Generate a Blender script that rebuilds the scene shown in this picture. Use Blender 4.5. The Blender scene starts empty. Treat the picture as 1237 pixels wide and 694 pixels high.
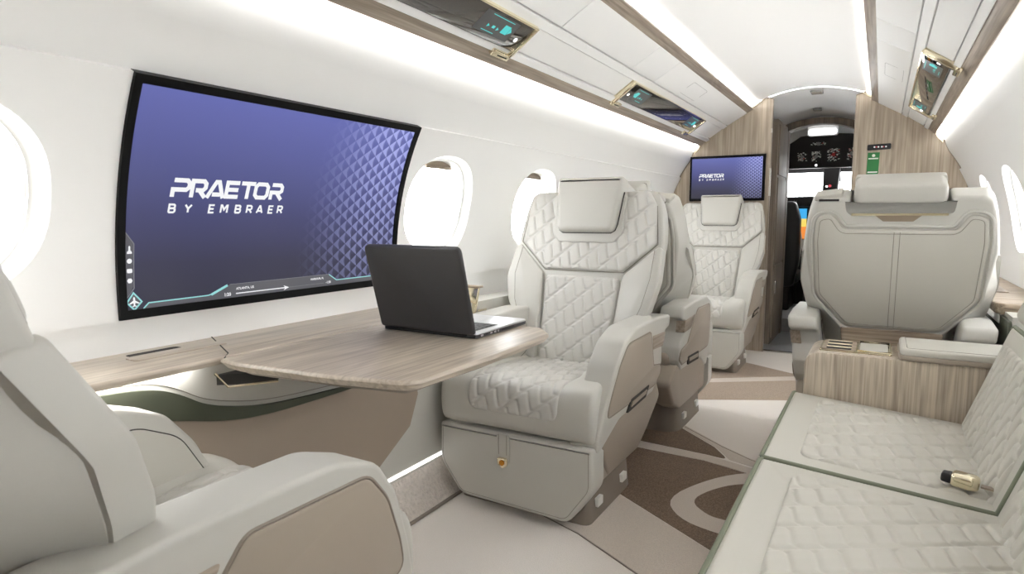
import bpy, bmesh, math, random
import numpy as np
from mathutils import Vector, Matrix

random.seed(4)
scene = bpy.context.scene
COL = scene.collection

# ------------------------------------------------------------------ camera
F_PX, W_PX, H_PX = 770.0, 1237, 694
VX, VY = 1065.0, 262.0
th = math.atan((H_PX / 2 - VY) / F_PX)
ps = math.atan((VX - W_PX / 2) * math.cos(th) / F_PX)
cam_d = bpy.data.cameras.new('camera')
cam_d.sensor_width = 36.0
cam_d.lens = F_PX / W_PX * 36.0
cam_d.clip_start = 0.02
cam_d.dof.use_dof = True
cam_d.dof.focus_distance = 2.3
cam_d.dof.aperture_fstop = 10.0
cam = bpy.data.objects.new('camera', cam_d)
COL.objects.link(cam)
fw = Vector((-math.sin(ps) * math.cos(th), math.cos(ps) * math.cos(th), -math.sin(th)))
rt = Vector((math.cos(ps), math.sin(ps), 0))
upv = rt.cross(fw)
M = Matrix((rt, upv, -fw)).transposed().to_4x4()
M.translation = Vector((0.475, 0.0, 1.0))
cam.matrix_world = M
scene.camera = cam

# ------------------------------------------------------------------ world, exposure
world = bpy.data.worlds.new('sky')
scene.world = world
world.use_nodes = True
bgn = world.node_tree.nodes['Background']
bgn.inputs['Color'].default_value = (0.96, 0.98, 1.0, 1)
bgn.inputs['Strength'].default_value = 16.0
scene.view_settings.view_transform = 'Standard'
scene.view_settings.look = 'None'
scene.view_settings.gamma = 1.0
scene.view_settings.use_curve_mapping = False
scene.view_settings.exposure = -0.06
scene.cycles.max_bounces = 10
scene.cycles.diffuse_bounces = 6
scene.cycles.use_denoising = True
COVE_LOW, COVE_UP, LEDGE_E, KICK_E = 24.0, 32.0, 30.0, 5.0

# ------------------------------------------------------------------ materials
def srgb(r, g, b):
    f = lambda c: (c / 255 / 12.92) if c / 255 <= 0.04045 else ((c / 255 + 0.055) / 1.055) ** 2.4
    return (f(r), f(g), f(b), 1)

def new_mat(name):
    m = bpy.data.materials.new(name)
    m.use_nodes = True
    nt = m.node_tree
    return m, nt, nt.nodes['Principled BSDF']

def mat(name, col, rough=0.5, metal=0.0, bump=None, coat=0.0, spec=0.5, var=0.0):
    m, nt, p = new_mat(name)
    p.inputs['Base Color'].default_value = col
    p.inputs['Roughness'].default_value = rough
    p.inputs['Metallic'].default_value = metal
    p.inputs['Coat Weight'].default_value = coat
    p.inputs['Specular IOR Level'].default_value = spec
    tc = nt.nodes.new('ShaderNodeTexCoord')
    if bump:
        sc, st, dist = bump
        n = nt.nodes.new('ShaderNodeTexNoise')
        n.inputs['Scale'].default_value = sc
        n.inputs['Detail'].default_value = 3
        b = nt.nodes.new('ShaderNodeBump')
        b.inputs['Strength'].default_value = st
        b.inputs['Distance'].default_value = dist
        nt.links.new(tc.outputs['Object'], n.inputs['Vector'])
        nt.links.new(n.outputs['Fac'], b.inputs['Height'])
        nt.links.new(b.outputs['Normal'], p.inputs['Normal'])
        if var:
            r = nt.nodes.new('ShaderNodeValToRGB')
            c = np.array(col[:3])
            r.color_ramp.elements[0].position = 0.3
            r.color_ramp.elements[1].position = 0.7
            r.color_ramp.elements[0].color = (*(c * (1 - var)), 1)
            r.color_ramp.elements[1].color = (*np.minimum(c * (1 + var), 1), 1)
            nt.links.new(n.outputs['Fac'], r.inputs['Fac'])
            nt.links.new(r.outputs['Color'], p.inputs['Base Color'])
    return m

def emis(name, col, strength):
    m, nt, p = new_mat(name)
    p.inputs['Base Color'].default_value = (0.02, 0.02, 0.02, 1)
    p.inputs['Roughness'].default_value = 0.3
    p.inputs['Emission Color'].default_value = col
    p.inputs['Emission Strength'].default_value = strength
    return m

def wood(name, axis, dark, light, dens=1.0, rough=0.42):
    m, nt, p = new_mat(name)
    tc = nt.nodes.new('ShaderNodeTexCoord')
    L = nt.links.new
    def mapped(sa, sx):
        mp = nt.nodes.new('ShaderNodeMapping')
        s = [sx, sx, sx]; s['xyz'.index(axis)] = sa
        mp.inputs['Scale'].default_value = s
        L(tc.outputs['Object'], mp.inputs['Vector'])
        return mp
    def noise(mp, scale, detail, dist):
        n = nt.nodes.new('ShaderNodeTexNoise')
        n.inputs['Scale'].default_value = scale
        n.inputs['Detail'].default_value = detail
        n.inputs['Distortion'].default_value = dist
        L(mp.outputs['Vector'], n.inputs['Vector'])
        return n
    big = noise(mapped(0.7 * dens, 3.2 * dens), 1.0, 1.5, 0.3)
    fine = noise(mapped(2.2 * dens, 85 * dens), 1.0, 5, 0.4)
    streak = noise(mapped(1.0 * dens, 24 * dens), 1.0, 4, 0.6)
    mul = nt.nodes.new('ShaderNodeMath'); mul.operation = 'MULTIPLY'; mul.inputs[1].default_value = 90.0
    L(big.outputs['Fac'], mul.inputs[0])
    sn = nt.nodes.new('ShaderNodeMath'); sn.operation = 'SINE'
    L(mul.outputs[0], sn.inputs[0])
    a1 = nt.nodes.new('ShaderNodeMath'); a1.operation = 'MULTIPLY_ADD'
    a1.inputs[1].default_value = 0.045; L(sn.outputs[0], a1.inputs[0]); L(fine.outputs['Fac'], a1.inputs[2])
    a2 = nt.nodes.new('ShaderNodeMath'); a2.operation = 'MULTIPLY_ADD'
    a2.inputs[1].default_value = 0.55; L(streak.outputs['Fac'], a2.inputs[0]); L(a1.outputs[0], a2.inputs[2])
    r = nt.nodes.new('ShaderNodeValToRGB')
    r.color_ramp.elements[0].position = 0.45; r.color_ramp.elements[0].color = dark
    r.color_ramp.elements[1].position = 1.22; r.color_ramp.elements[1].color = light
    r.color_ramp.elements[1].position = 0.90
    sc = nt.nodes.new('ShaderNodeMath'); sc.operation = 'MULTIPLY_ADD'
    sc.inputs[1].default_value = 1.0; sc.inputs[2].default_value = -0.10
    L(a2.outputs[0], sc.inputs[0])
    L(sc.outputs[0], r.inputs['Fac'])
    L(r.outputs['Color'], p.inputs['Base Color'])
    p.inputs['Roughness'].default_value = rough
    b = nt.nodes.new('ShaderNodeBump'); b.inputs['Strength'].default_value = 0.08; b.inputs['Distance'].default_value = 0.001
    L(fine.outputs['Fac'], b.inputs['Height']); L(b.outputs['Normal'], p.inputs['Normal'])
    return m

LEATHER = mat('light grey leather', srgb(188, 186, 179), 0.42, bump=(420, 0.05, 0.001))
LEATHER_Q = mat('quilted grey leather', srgb(194, 192, 186), 0.45, bump=(420, 0.05, 0.001))
LEATHER_B = mat('back shell leather', srgb(188, 185, 176), 0.45, bump=(420, 0.05, 0.001))
SOFA_L = mat('pale sofa leather', srgb(190, 187, 178), 0.46, bump=(420, 0.05, 0.001))
TAUPE = mat('taupe shell', srgb(156, 145, 132), 0.45, bump=(500, 0.04, 0.001))
TAUPE_D = mat('dark taupe base', srgb(134, 124, 113), 0.5, bump=(500, 0.04, 0.001))
TAUPE_W = mat('taupe sidewall cloth', srgb(152, 138, 124), 0.8, bump=(600, 0.1, 0.001))
SEAM = mat('stitched seam', srgb(136, 132, 122), 0.7)
GAP = mat('shadow gap rubber', srgb(46, 44, 41), 0.8)
WHITE = mat('white wall panel', srgb(245, 245, 244), 0.5, bump=(5, 0.02, 0.002))
CEILW = mat('white ceiling panel', srgb(246, 246, 245), 0.5)
RIM = mat('white window rim', srgb(243, 243, 240), 0.35)
WOOD_Z = wood('vertical veneer', 'z', srgb(142, 129, 113), srgb(184, 171, 154))
WOOD_Y = wood('lengthwise veneer', 'y', srgb(126, 114, 101), srgb(172, 159, 144), 1.3)
WOOD_T = wood('table veneer', 'y', srgb(152, 140, 126), srgb(198, 186, 170), 1.2, 0.34)
WOOD_X = wood('crosswise veneer', 'x', srgb(122, 107, 92), srgb(186, 170, 150), 1.5)
WOOD_C = wood('console veneer', 'z', srgb(148, 135, 120), srgb(200, 188, 170), 1.6)
WOOD_D = wood('dark vestibule veneer', 'z', srgb(92, 82, 71), srgb(136, 122, 107), 1.0, 0.62)
GOLD = mat('polished pale gold', srgb(242, 232, 204), 0.14, 1.0)
CHROME = mat('chrome', srgb(220, 220, 218), 0.12, 1.0)
BLACKGLASS = mat('smoked black glass', srgb(44, 38, 32), 0.04, coat=0.6)
BLACK = mat('black plastic', srgb(16, 16, 17), 0.4)
BEZEL = mat('black bezel', srgb(6, 6, 7), 0.45, spec=0.15)
GREEN = mat('olive green trim', srgb(68, 72, 57), 0.6)
PIPE = mat('green piping', srgb(112, 117, 98), 0.6)
PLACARD = mat('green placard', srgb(40, 118, 62), 0.5)
WPRINT = mat('white print', srgb(236, 240, 234), 0.5)
CARPET = mat('pale carpet', srgb(238, 232, 226), 0.95, bump=(330, 0.5, 0.004), spec=0.1, var=0.05)
CARPET_M = mat('sand carpet band', srgb(212, 202, 192), 0.95, bump=(330, 0.6, 0.004), spec=0.1, var=0.08)
CARPET_B = mat('brown carpet', srgb(130, 112, 97), 0.95, bump=(260, 0.9, 0.006), spec=0.1, var=0.38)
CARPET_P = mat('rosy brown carpet', srgb(178, 162, 147), 0.95, bump=(260, 0.9, 0.006), spec=0.1, var=0.22)
CARPET_K = mat('fluffy pale carpet', srgb(214, 206, 198), 0.95, bump=(90, 1.0, 0.012), spec=0.1, var=0.08)
METALF = mat('brushed metal floor', srgb(176, 178, 180), 0.38, 0.75, bump=(60, 0.05, 0.001))
LAPTOP = mat('black laptop shell', srgb(60, 60, 62), 0.38, 0.2)
SILVER = mat('silver aluminium', srgb(205, 206, 208), 0.32, 0.85)
KEYS = mat('black keys', srgb(20, 20, 22), 0.5)
GREYV = mat('grey grille', srgb(140, 140, 138), 0.6)
SHADE = mat('bronze window shade', srgb(150, 136, 120), 0.35, 0.5)
CLIP = mat('white floor clip', srgb(235, 233, 228), 0.4)
DARKP = mat('cockpit black', srgb(30, 28, 28), 0.6)
SHEEP = mat('white sheepskin', srgb(220, 218, 214), 0.95, bump=(200, 0.6, 0.01))
BADGE = mat('amber badge', srgb(222, 150, 50), 0.25, 0.6)
RED = mat('red marks', srgb(176, 50, 48), 0.5)
LED = emis('warm white led', (1.0, 0.985, 0.965, 1), COVE_LOW)
LED_UP = emis('warm white ceiling led', (1.0, 0.985, 0.965, 1), COVE_UP)
LED_L = emis('ledge led', (1.0, 0.985, 0.965, 1), LEDGE_E)
LED_K = emis('floor led', (1.0, 0.985, 0.965, 1), KICK_E)
LAMP = emis('lamp diffuser', (1, 1, 1, 1), 3.0)
CYAN = emis('cyan display', (0.08, 0.72, 0.70, 1), 0.9)
CYAN_L = emis('pale cyan line', (0.35, 0.80, 0.80, 1), 0.85)
WGLOW = emis('white display print', (0.95, 0.96, 0.98, 1), 0.98)
GGLOW = emis('grey display print', (0.30, 0.31, 0.35, 1), 0.6)
PANEL_G = emis('grey display band', (0.085, 0.085, 0.10, 1), 1.0)
DISP_D = emis('dim display field', (0.05, 0.05, 0.048, 1), 1.0)
REDG = emis('red display', (0.7, 0.05, 0.08, 1), 0.9)
BLUEG = emis('blue display', (0.05, 0.45, 0.9, 1), 1.0)
ORANGEG = emis('orange display', (0.95, 0.30, 0.05, 1), 1.0)
YELG = emis('yellow display', (0.98, 0.75, 0.15, 1), 1.0)

def pane_mat():
    m = bpy.data.materials.new('clear acrylic')
    m.use_nodes = True
    nt = m.node_tree
    nt.nodes.clear()
    out = nt.nodes.new('ShaderNodeOutputMaterial')
    mix = nt.nodes.new('ShaderNodeMixShader'); mix.inputs[0].default_value = 0.06
    t = nt.nodes.new('ShaderNodeBsdfTransparent'); g = nt.nodes.new('ShaderNodeBsdfGlossy')
    g.inputs['Roughness'].default_value = 0.05
    nt.links.new(t.outputs[0], mix.inputs[1]); nt.links.new(g.outputs[0], mix.inputs[2])
    nt.links.new(mix.outputs[0], out.inputs[0])
    return m
PANE = pane_mat()

def screen_mat():
    # picture shown on the displays: violet-blue field with a triangle pattern on the right
    m, nt, p = new_mat('display picture')
    L = nt.links.new
    def math_(op, a, b=None, c=None):
        n = nt.nodes.new('ShaderNodeMath'); n.operation = op
        for i, v in enumerate((a, b, c)):
            if v is None: continue
            if isinstance(v, (int, float)): n.inputs[i].default_value = v
            else: L(v, n.inputs[i])
        return n.outputs[0]
    uv = nt.nodes.new('ShaderNodeUVMap')
    sep = nt.nodes.new('ShaderNodeSeparateXYZ'); L(uv.outputs['UV'], sep.inputs[0])
    u, v = sep.outputs[0], sep.outputs[1]
    ramp = nt.nodes.new('ShaderNodeValToRGB')
    e = ramp.color_ramp.elements
    e[0].position = 0.0; e[0].color = srgb(58, 57, 70)
    e[1].position = 1.0; e[1].color = srgb(104, 110, 178)
    k = ramp.color_ramp.elements.new(0.45); k.color = srgb(74, 76, 116)
    k = ramp.color_ramp.elements.new(0.22); k.color = srgb(62, 62, 84)
    L(math_('ADD', v, math_('MULTIPLY', u, 0.06)), ramp.inputs[0])
    x = math_('MULTIPLY', u, 36.0); y = math_('MULTIPLY', v, 27.0)
    a = math_('FRACT', math_('ADD', math_('MULTIPLY', x, 0.5), math_('MULTIPLY', y, 0.5)))
    b = math_('FRACT', math_('SUBTRACT', math_('MULTIPLY', x, 0.5), math_('MULTIPLY', y, 0.5)))
    half = math_('LESS_THAN', math_('ADD', a, b), 1.0)
    tri = math_('GREATER_THAN', math_('MULTIPLY', a, b), 0.16)
    patt = math_('MULTIPLY', half, tri)
    grad = math_('MULTIPLY', math_('SUBTRACT', 1.0, half), math_('SUBTRACT', a, b))
    fade = nt.nodes.new('ShaderNodeMapRange'); fade.interpolation_type = 'SMOOTHSTEP'
    fade.inputs[1].default_value = 0.55; fade.inputs[2].default_value = 0.90
    L(math_('ADD', u, math_('MULTIPLY', math_('SUBTRACT', v, 0.5), -0.10)), fade.inputs[0])
    h2 = math_('SUBTRACT', half, math_('MULTIPLY', tri, 0.55))
    amt = math_('MULTIPLY', math_('ADD', math_('MULTIPLY', half, math_('SUBTRACT', 1.0, math_('MULTIPLY', tri, 0.6))), math_('MULTIPLY', grad, 0.25)), fade.outputs[0])
    amt = math_('MULTIPLY', amt, math_('ADD', 0.25, math_('MULTIPLY', v, 0.75)))
    mixn = nt.nodes.new('ShaderNodeMix'); mixn.data_type = 'RGBA'
    L(amt, mixn.inputs[0]); L(ramp.outputs[0], mixn.inputs[6]); mixn.inputs[7].default_value = srgb(172, 178, 236)
    L(mixn.outputs[2], p.inputs['Emission Color'])
    p.inputs['Emission Strength'].default_value = 1.0
    p.inputs['Base Color'].default_value = (0.01, 0.01, 0.012, 1)
    p.inputs['Roughness'].default_value = 0.25
    p.inputs['Specular IOR Level'].default_value = 0.2
    return m
SCREEN = screen_mat()

# ------------------------------------------------------------------ helpers
ORIG = {}

def mesh_obj(name, verts, faces, m, parent=None, smooth=True, angle=38, recalc=True, uv=None):
    off = ORIG.get(parent.name, Vector((0, 0, 0))) if parent else Vector((0, 0, 0))
    me = bpy.data.meshes.new(name)
    v = np.array([tuple(p) for p in verts], float) - np.array(off)
    me.from_pydata(v.tolist(), [], faces)
    if recalc:
        bm = bmesh.new(); bm.from_mesh(me)
        bmesh.ops.recalc_face_normals(bm, faces=bm.faces)
        bm.to_mesh(me); bm.free()
    if uv is not None:
        lay = me.uv_layers.new(name='UVMap')
        for l in me.loops:
            lay.data[l.index].uv = uv[l.vertex_index]
    if smooth:
        me.polygons.foreach_set('use_smooth', [True] * len(me.polygons))
        me.set_sharp_from_angle(angle=math.radians(angle))
    me.materials.append(m)
    o = bpy.data.objects.new(name, me)
    COL.objects.link(o)
    if parent:
        o.parent = parent
        ORIG[o.name] = off
    return o

def join(parts):
    V, Fc = [], []
    for v, f in parts:
        n = len(V); V += list(v); Fc += [[i + n for i in q] for q in f]
    return V, Fc

def tag(o, label=None, cat=None, group=None, kind=None):
    if label: o['label'] = label
    if cat: o['category'] = cat
    if group: o['group'] = group
    if kind: o['kind'] = kind
    return o

def thing(name, label, cat, loc, group=None, kind=None):
    o = bpy.data.objects.new(name, None)
    o.empty_display_size = 0.05
    COL.objects.link(o)
    o.location = loc
    ORIG[o.name] = Vector(loc)
    return tag(o, label, cat, group, kind)

def struct(o):
    o['kind'] = 'structure'
    return o

def copy_tree(o, parent=None):
    c = o.copy(); COL.objects.link(c)
    if parent: c.parent = parent
    for ch in o.children: copy_tree(ch, c)
    return c

def roundpoly(pts, r, n=5, keep=False):
    out = []
    N = len(pts)
    for i in range(N):
        p = np.array(pts[i], float); a = np.array(pts[i - 1], float); b = np.array(pts[(i + 1) % N], float)
        rr = r[i] if isinstance(r, (list, tuple)) else r
        da, db = a - p, b - p
        la, lb = np.linalg.norm(da), np.linalg.norm(db)
        da /= la; db /= lb
        ang = math.acos(max(-1, min(1, float(da @ db))))
        if rr <= 0 or (ang > math.pi - 0.05 and not keep):
            out.append(tuple(p)); continue
        d = min(max(rr / math.tan(ang / 2), rr * 0.3), la * 0.48, lb * 0.48)
        p0, p1 = p + da * d, p + db * d
        for k in range(n + 1):
            t = k / n
            out.append(tuple((1 - t) ** 2 * p0 + 2 * t * (1 - t) * p + t * t * p1))
    return out

def area2(poly):
    P = np.array(poly); x, y = P[:, 0], P[:, 1]
    return float(np.sum(x * np.roll(y, -1) - np.roll(x, -1) * y))

def inset(poly, d):
    P = np.array(poly, float)
    if area2(poly) < 0: P = P[::-1]; rev = True
    else: rev = False
    e1 = P - np.roll(P, 1, 0); e2 = np.roll(P, -1, 0) - P
    def nrm(e):
        l = np.linalg.norm(e, axis=1, keepdims=True); l[l < 1e-9] = 1
        e = e / l
        return np.stack([-e[:, 1], e[:, 0]], 1)
    n1, n2 = nrm(e1), nrm(e2)
    m = n1 + n2; l2 = np.sum(m * m, 1, keepdims=True); l2[l2 < 0.5] = 0.5
    Q = P + m * (2 * d / l2)
    return [tuple(q) for q in (Q[::-1] if rev else Q)]

def fX(a, b, h): return (h, a, b)
def fY(a, b, h): return (a, h, b)
def fZ(a, b, h): return (a, b, h)

def slab_geo(poly, frame, h0, h1, e0=0.0, e1=0.0, seg=3, poly1=None):
    rings = []
    sg = 1 if h1 > h0 else -1
    if e0 > 0:
        for k in range(seg, 0, -1):
            a = math.pi / 2 * k / seg
            rings.append((e0 * (1 - math.cos(a)), h0 + sg * e0 * (1 - math.sin(a)), 0))
    rings.append((0, h0 + sg * e0, 0))
    rings.append((0, h1 - sg * e1, 1))
    if e1 > 0:
        for k in range(1, seg + 1):
            a = math.pi / 2 * k / seg
            rings.append((e1 * (1 - math.cos(a)), h1 - sg * e1 * (1 - math.sin(a)), 1))
    V, Fc = [], []
    N = len(poly)
    for d, h, w in rings:
        pl = poly1 if (poly1 is not None and w) else poly
        for a, b in (inset(pl, d) if d else pl): V.append(frame(a, b, h))
    for j in range(len(rings) - 1):
        for i in range(N):
            k = (i + 1) % N
            Fc.append([j * N + i, j * N + k, (j + 1) * N + k, (j + 1) * N + i])
    Fc.append(list(range(N))[::-1]); Fc.append([(len(rings) - 1) * N + i for i in range(N)])
    return V, Fc

def slab(name, poly, frame, h0, h1, m, parent=None, e0=0.0, e1=0.0, seg=3, poly1=None, r=0, n=5, angle=38):
    if r: poly = roundpoly(poly, r, n)
    if r and poly1: poly1 = roundpoly(poly1, r, n)
    V, Fc = slab_geo(poly, frame, h0, h1, e0, e1, seg, poly1)
    return mesh_obj(name, V, Fc, m, parent, angle=angle)

def box_geo(x0, x1, y0, y1, z0, z1, b=0.0, seg=2):
    r = b
    poly = [(x0, y0), (x1, y0), (x1, y1), (x0, y1)]
    if r: poly = roundpoly(poly, r, 3)
    return slab_geo(poly, fZ, z0, z1, b, b, seg)

def box(name, x0, x1, y0, y1, z0, z1, m, parent=None, b=0.0, seg=2):
    V, Fc = box_geo(x0, x1, y0, y1, z0, z1, b, seg)
    return mesh_obj(name, V, Fc, m, parent)

def tube_geo(pts, r, n=8, closed=False):
    P = [Vector(p) for p in pts]
    N = len(P)
    V, Fc = [], []
    up = Vector((0, 0, 1))
    prev = None
    for i, p in enumerate(P):
        if closed: t = (P[(i + 1) % N] - P[i - 1])
        else: t = P[min(i + 1, N - 1)] - P[max(i - 1, 0)]
        t = t.normalized() if t.length > 1e-9 else Vector((0, 1, 0))
        if prev is None:
            a = t.cross(up)
            if a.length < 0.1: a = t.cross(Vector((1, 0, 0)))
        else:
            a = prev - t * prev.dot(t)
        a.normalize(); b = t.cross(a); prev = a
        for k in range(n):
            g = 2 * math.pi * k / n
            V.append(p + a * (r * math.cos(g)) + b * (r * math.sin(g)))
    for i in range(N if closed else N - 1):
        j = (i + 1) % N
        for k in range(n):
            l = (k + 1) % n
            Fc.append([i * n + k, i * n + l, j * n + l, j * n + k])
    if not closed:
        Fc.append(list(range(n))[::-1]); Fc.append([(N - 1) * n + k for k in range(n)])
    return V, Fc

def tube(name, pts, r, m, parent=None, n=8, closed=False):
    V, Fc = tube_geo(pts, r, n, closed)
    return mesh_obj(name, V, Fc, m, parent, angle=60)

def lathe_geo(prof, c, axis='z', n=20):
    V, Fc = [], []
    for r, h in prof:
        for k in range(n):
            a = 2 * math.pi * k / n
            x, y = r * math.cos(a), r * math.sin(a)
            d = (x, y, h) if axis == 'z' else ((x, h, y) if axis == 'y' else (h, x, y))
            V.append((c[0] + d[0], c[1] + d[1], c[2] + d[2]))
    for j in range(len(prof) - 1):
        for k in range(n):
            l = (k + 1) % n
            Fc.append([j * n + k, j * n + l, (j + 1) * n + l, (j + 1) * n + k])
    Fc.append(list(range(n))[::-1]); Fc.append([(len(prof) - 1) * n + k for k in range(n)])
    return V, Fc

def grid_geo(fn, nu, nv):
    V = [fn(i / nu, j / nv) for j in range(nv + 1) for i in range(nu + 1)]
    Fc = [[j * (nu + 1) + i, j * (nu + 1) + i + 1, (j + 1) * (nu + 1) + i + 1, (j + 1) * (nu + 1) + i]
          for j in range(nv) for i in range(nu)]
    return V, Fc

def chaikin(p, it=2):
    p = [np.array(q, float) for q in p]
    for _ in range(it):
        q = [p[0]]
        for a, b in zip(p[:-1], p[1:]): q += [0.75 * a + 0.25 * b, 0.25 * a + 0.75 * b]
        q.append(p[-1]); p = q
    return np.array(p)

def seg_dist(U, V, poly):
    d = np.full(U.shape, 1e9)
    n = len(poly)
    for i in range(n):
        ax, ay = poly[i]; bx, by = poly[(i + 1) % n]
        vx, vy = bx - ax, by - ay
        L2 = vx * vx + vy * vy
        if L2 < 1e-12: continue
        t = np.clip(((U - ax) * vx + (V - ay) * vy) / L2, 0, 1)
        d = np.minimum(d, np.hypot(U - ax - t * vx, V - ay - t * vy))
    return d

def quilt_height(U, V, S, T, ang, w):
    e1 = (math.cos(ang), math.sin(ang)); e2 = (math.sin(ang), -math.cos(ang))
    p = U * e1[0] + V * e1[1]; q = U * e2[0] + V * e2[1]
    qf = q / S
    k = np.floor(qf + 0.5); fr = qf - k                     # -.5 .. .5 around each straight seam
    d1 = np.abs(fr) * S
    a = 0.15
    sl = 1.10
    g = np.where(np.abs(fr) < a, sl * fr, np.sign(fr) * (sl * a - (np.abs(fr) - a) * sl * a / (0.5 - a))) * S
    r = (p - g) / T
    d2 = np.abs(r - np.floor(r + 0.5)) * T * 0.8
    return (1 - np.exp(-(d1 / w) ** 2)) * (1 - np.exp(-(d2 / w) ** 2)) * (0.75 + 0.25 * np.minimum(d1 / S * 2, 1))

def quilt(name, rows, frame, nu, nv, m, parent, thick=0.012, amp=0.007, S=0.073, T=0.047, ang=math.radians(40), w=0.0046, edge=0.014, phase=(0, 0)):
    # rows: list of (v, u_left, u_right) from bottom to top
    rv = [r[0] for r in rows]
    vv = np.linspace(rv[0], rv[-1], nv + 1)
    ul = np.interp(vv, rv, [r[1] for r in rows]); ur = np.interp(vv, rv, [r[2] for r in rows])
    t = np.linspace(0, 1, nu + 1)
    U = ul[:, None] + (ur - ul)[:, None] * t[None, :]
    V = np.repeat(vv[:, None], nu + 1, 1)
    poly = [(r[1], r[0]) for r in rows] + [(r[2], r[0]) for r in rows[::-1]]
    d = seg_dist(U, V, poly)
    e = np.clip(d / edge, 0, 1)
    e = np.sqrt(1 - (1 - e) ** 2)
    H = (thick - amp) * e + amp * e * quilt_height(U + phase[0], V + phase[1], S, T, ang, w)
    H -= 0.002 * (d < 1e-6)
    verts = [frame(U[j, i], V[j, i], H[j, i]) for j in range(nv + 1) for i in range(nu + 1)]
    Fc = [[j * (nu + 1) + i, j * (nu + 1) + i + 1, (j + 1) * (nu + 1) + i + 1, (j + 1) * (nu + 1) + i]
          for j in range(nv) for i in range(nu)]
    return mesh_obj(name, verts, Fc, m, parent, angle=80, recalc=True)

def rrows(pts_l, pts_r, r=0.03, n=6):
    """rounded-outline rows from a left and a right polyline (bottom to top), same end heights"""
    poly = roundpoly([*pts_l, *pts_r[::-1]], r, n)
    P = np.array(poly)
    v0, v1 = P[:, 1].min(), P[:, 1].max()
    out = []
    N = len(P)
    ks = sorted(set([v0, v1] + [v0 + (v1 - v0) * k / 40 for k in range(41)] + list(v0 + (v1 - v0) * np.array([.003, .01, .018, .982, .99, .997]))))
    for v in ks:
        xs = []
        vq = min(max(v, v0 + 1e-6), v1 - 1e-6)
        for i in range(N):
            a, b = P[i], P[(i + 1) % N]
            if (a[1] - vq) * (b[1] - vq) <= 0 and abs(a[1] - b[1]) > 1e-12:
                xs.append(a[0] + (b[0] - a[0]) * (vq - a[1]) / (b[1] - a[1]))
        if xs: out.append((v, min(xs), max(xs)))
    return out

def stroke_geo(pl, w, frame, h0, h1, closed=False):
    """flat ribbon of width w along a 2-D polyline, mitred, given a small depth"""
    P = [np.array(p, float) for p in pl]
    N = len(P)
    Lf, Rt = [], []
    for i in range(N):
        if closed: a, b = P[i] - P[i - 1], P[(i + 1) % N] - P[i]
        else:
            a = P[i] - P[i - 1] if i else P[1] - P[0]
            b = P[i + 1] - P[i] if i < N - 1 else a
        a = a / np.linalg.norm(a); b = b / np.linalg.norm(b)
        n1 = np.array([-a[1], a[0]]); n2 = np.array([-b[1], b[0]])
        mm = n1 + n2
        mm = mm / max(float(mm @ mm), 0.6) * 2
        Lf.append(P[i] + mm * w / 2); Rt.append(P[i] - mm * w / 2)
    V, Fc = [], []
    for i in range(N):
        V += [frame(*Lf[i], h1), frame(*Rt[i], h1), frame(*Lf[i], h0), frame(*Rt[i], h0)]
    for i in range(N if closed else N - 1):
        j = (i + 1) % N
        Fc += [[4 * i, 4 * i + 1, 4 * j + 1, 4 * j], [4 * i, 4 * j, 4 * j + 2, 4 * i + 2], [4 * i + 1, 4 * i + 3, 4 * j + 3, 4 * j + 1]]
    if not closed:
        Fc += [[0, 2, 3, 1], [4 * N - 4, 4 * N - 3, 4 * N - 1, 4 * N - 2]]
    return V, Fc

def text_geo(body, frame, u, v, size, h, bold=0.0, spacing=1.0, shear=0.0, align='LEFT', width=None):
    cu = bpy.data.curves.new('lettering', 'FONT')
    cu.body = body; cu.size = 1.0; cu.offset = bold; cu.space_character = spacing; cu.shear = shear
    cu.align_x = align; cu.resolution_u = 3
    o = bpy.data.objects.new('lettering', cu)
    COL.objects.link(o)
    dg = bpy.context.evaluated_depsgraph_get()
    ev = o.evaluated_get(dg)
    me = ev.to_mesh()
    vs = [(p.co.x, p.co.y) for p in me.vertices]
    fs = [list(p.vertices) for p in me.polygons]
    ev.to_mesh_clear()
    bpy.data.objects.remove(o); bpy.data.curves.remove(cu)
    xs = [p[0] for p in vs]
    sx = size
    if width: sx = width / (max(xs) - min(xs))
    x0 = min(xs) if align == 'LEFT' else 0
    return [frame(u + (x - x0) * sx, v + y * size, h) for x, y in vs], fs

# ------------------------------------------------------------------ cabin section
R, ZC = 1.02, 0.82
def wz(z, off=0.0):            # |x| of the side wall at height z
    rr = R + off
    return math.sqrt(max(rr * rr - (z - ZC) ** 2, 0))
def wall_pt(side, y, th_, off=0.0):
    return (side * (R + off) * math.cos(th_), y, ZC + (R + off) * math.sin(th_))
def th_of(z): return math.asin((z - ZC) / R)

Y0, Y1 = -1.5, 4.98
WIN_Y = [-1.83 + 0.7625 * k for k in range(0, 9)]        # -1.83 ... 4.27
WIN_Y = [y for y in WIN_Y if y > 0.3]        # unseen aft windows left out to darken the foreground
LOW_OUT, LOW_IN = (0.742, 1.53), (0.698, 1.572)
UP_OUT, UP_IN = (0.423, 1.750), (0.374, 1.775)
def ceil_z(x): return 1.897 - 0.58 * x * x

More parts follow.
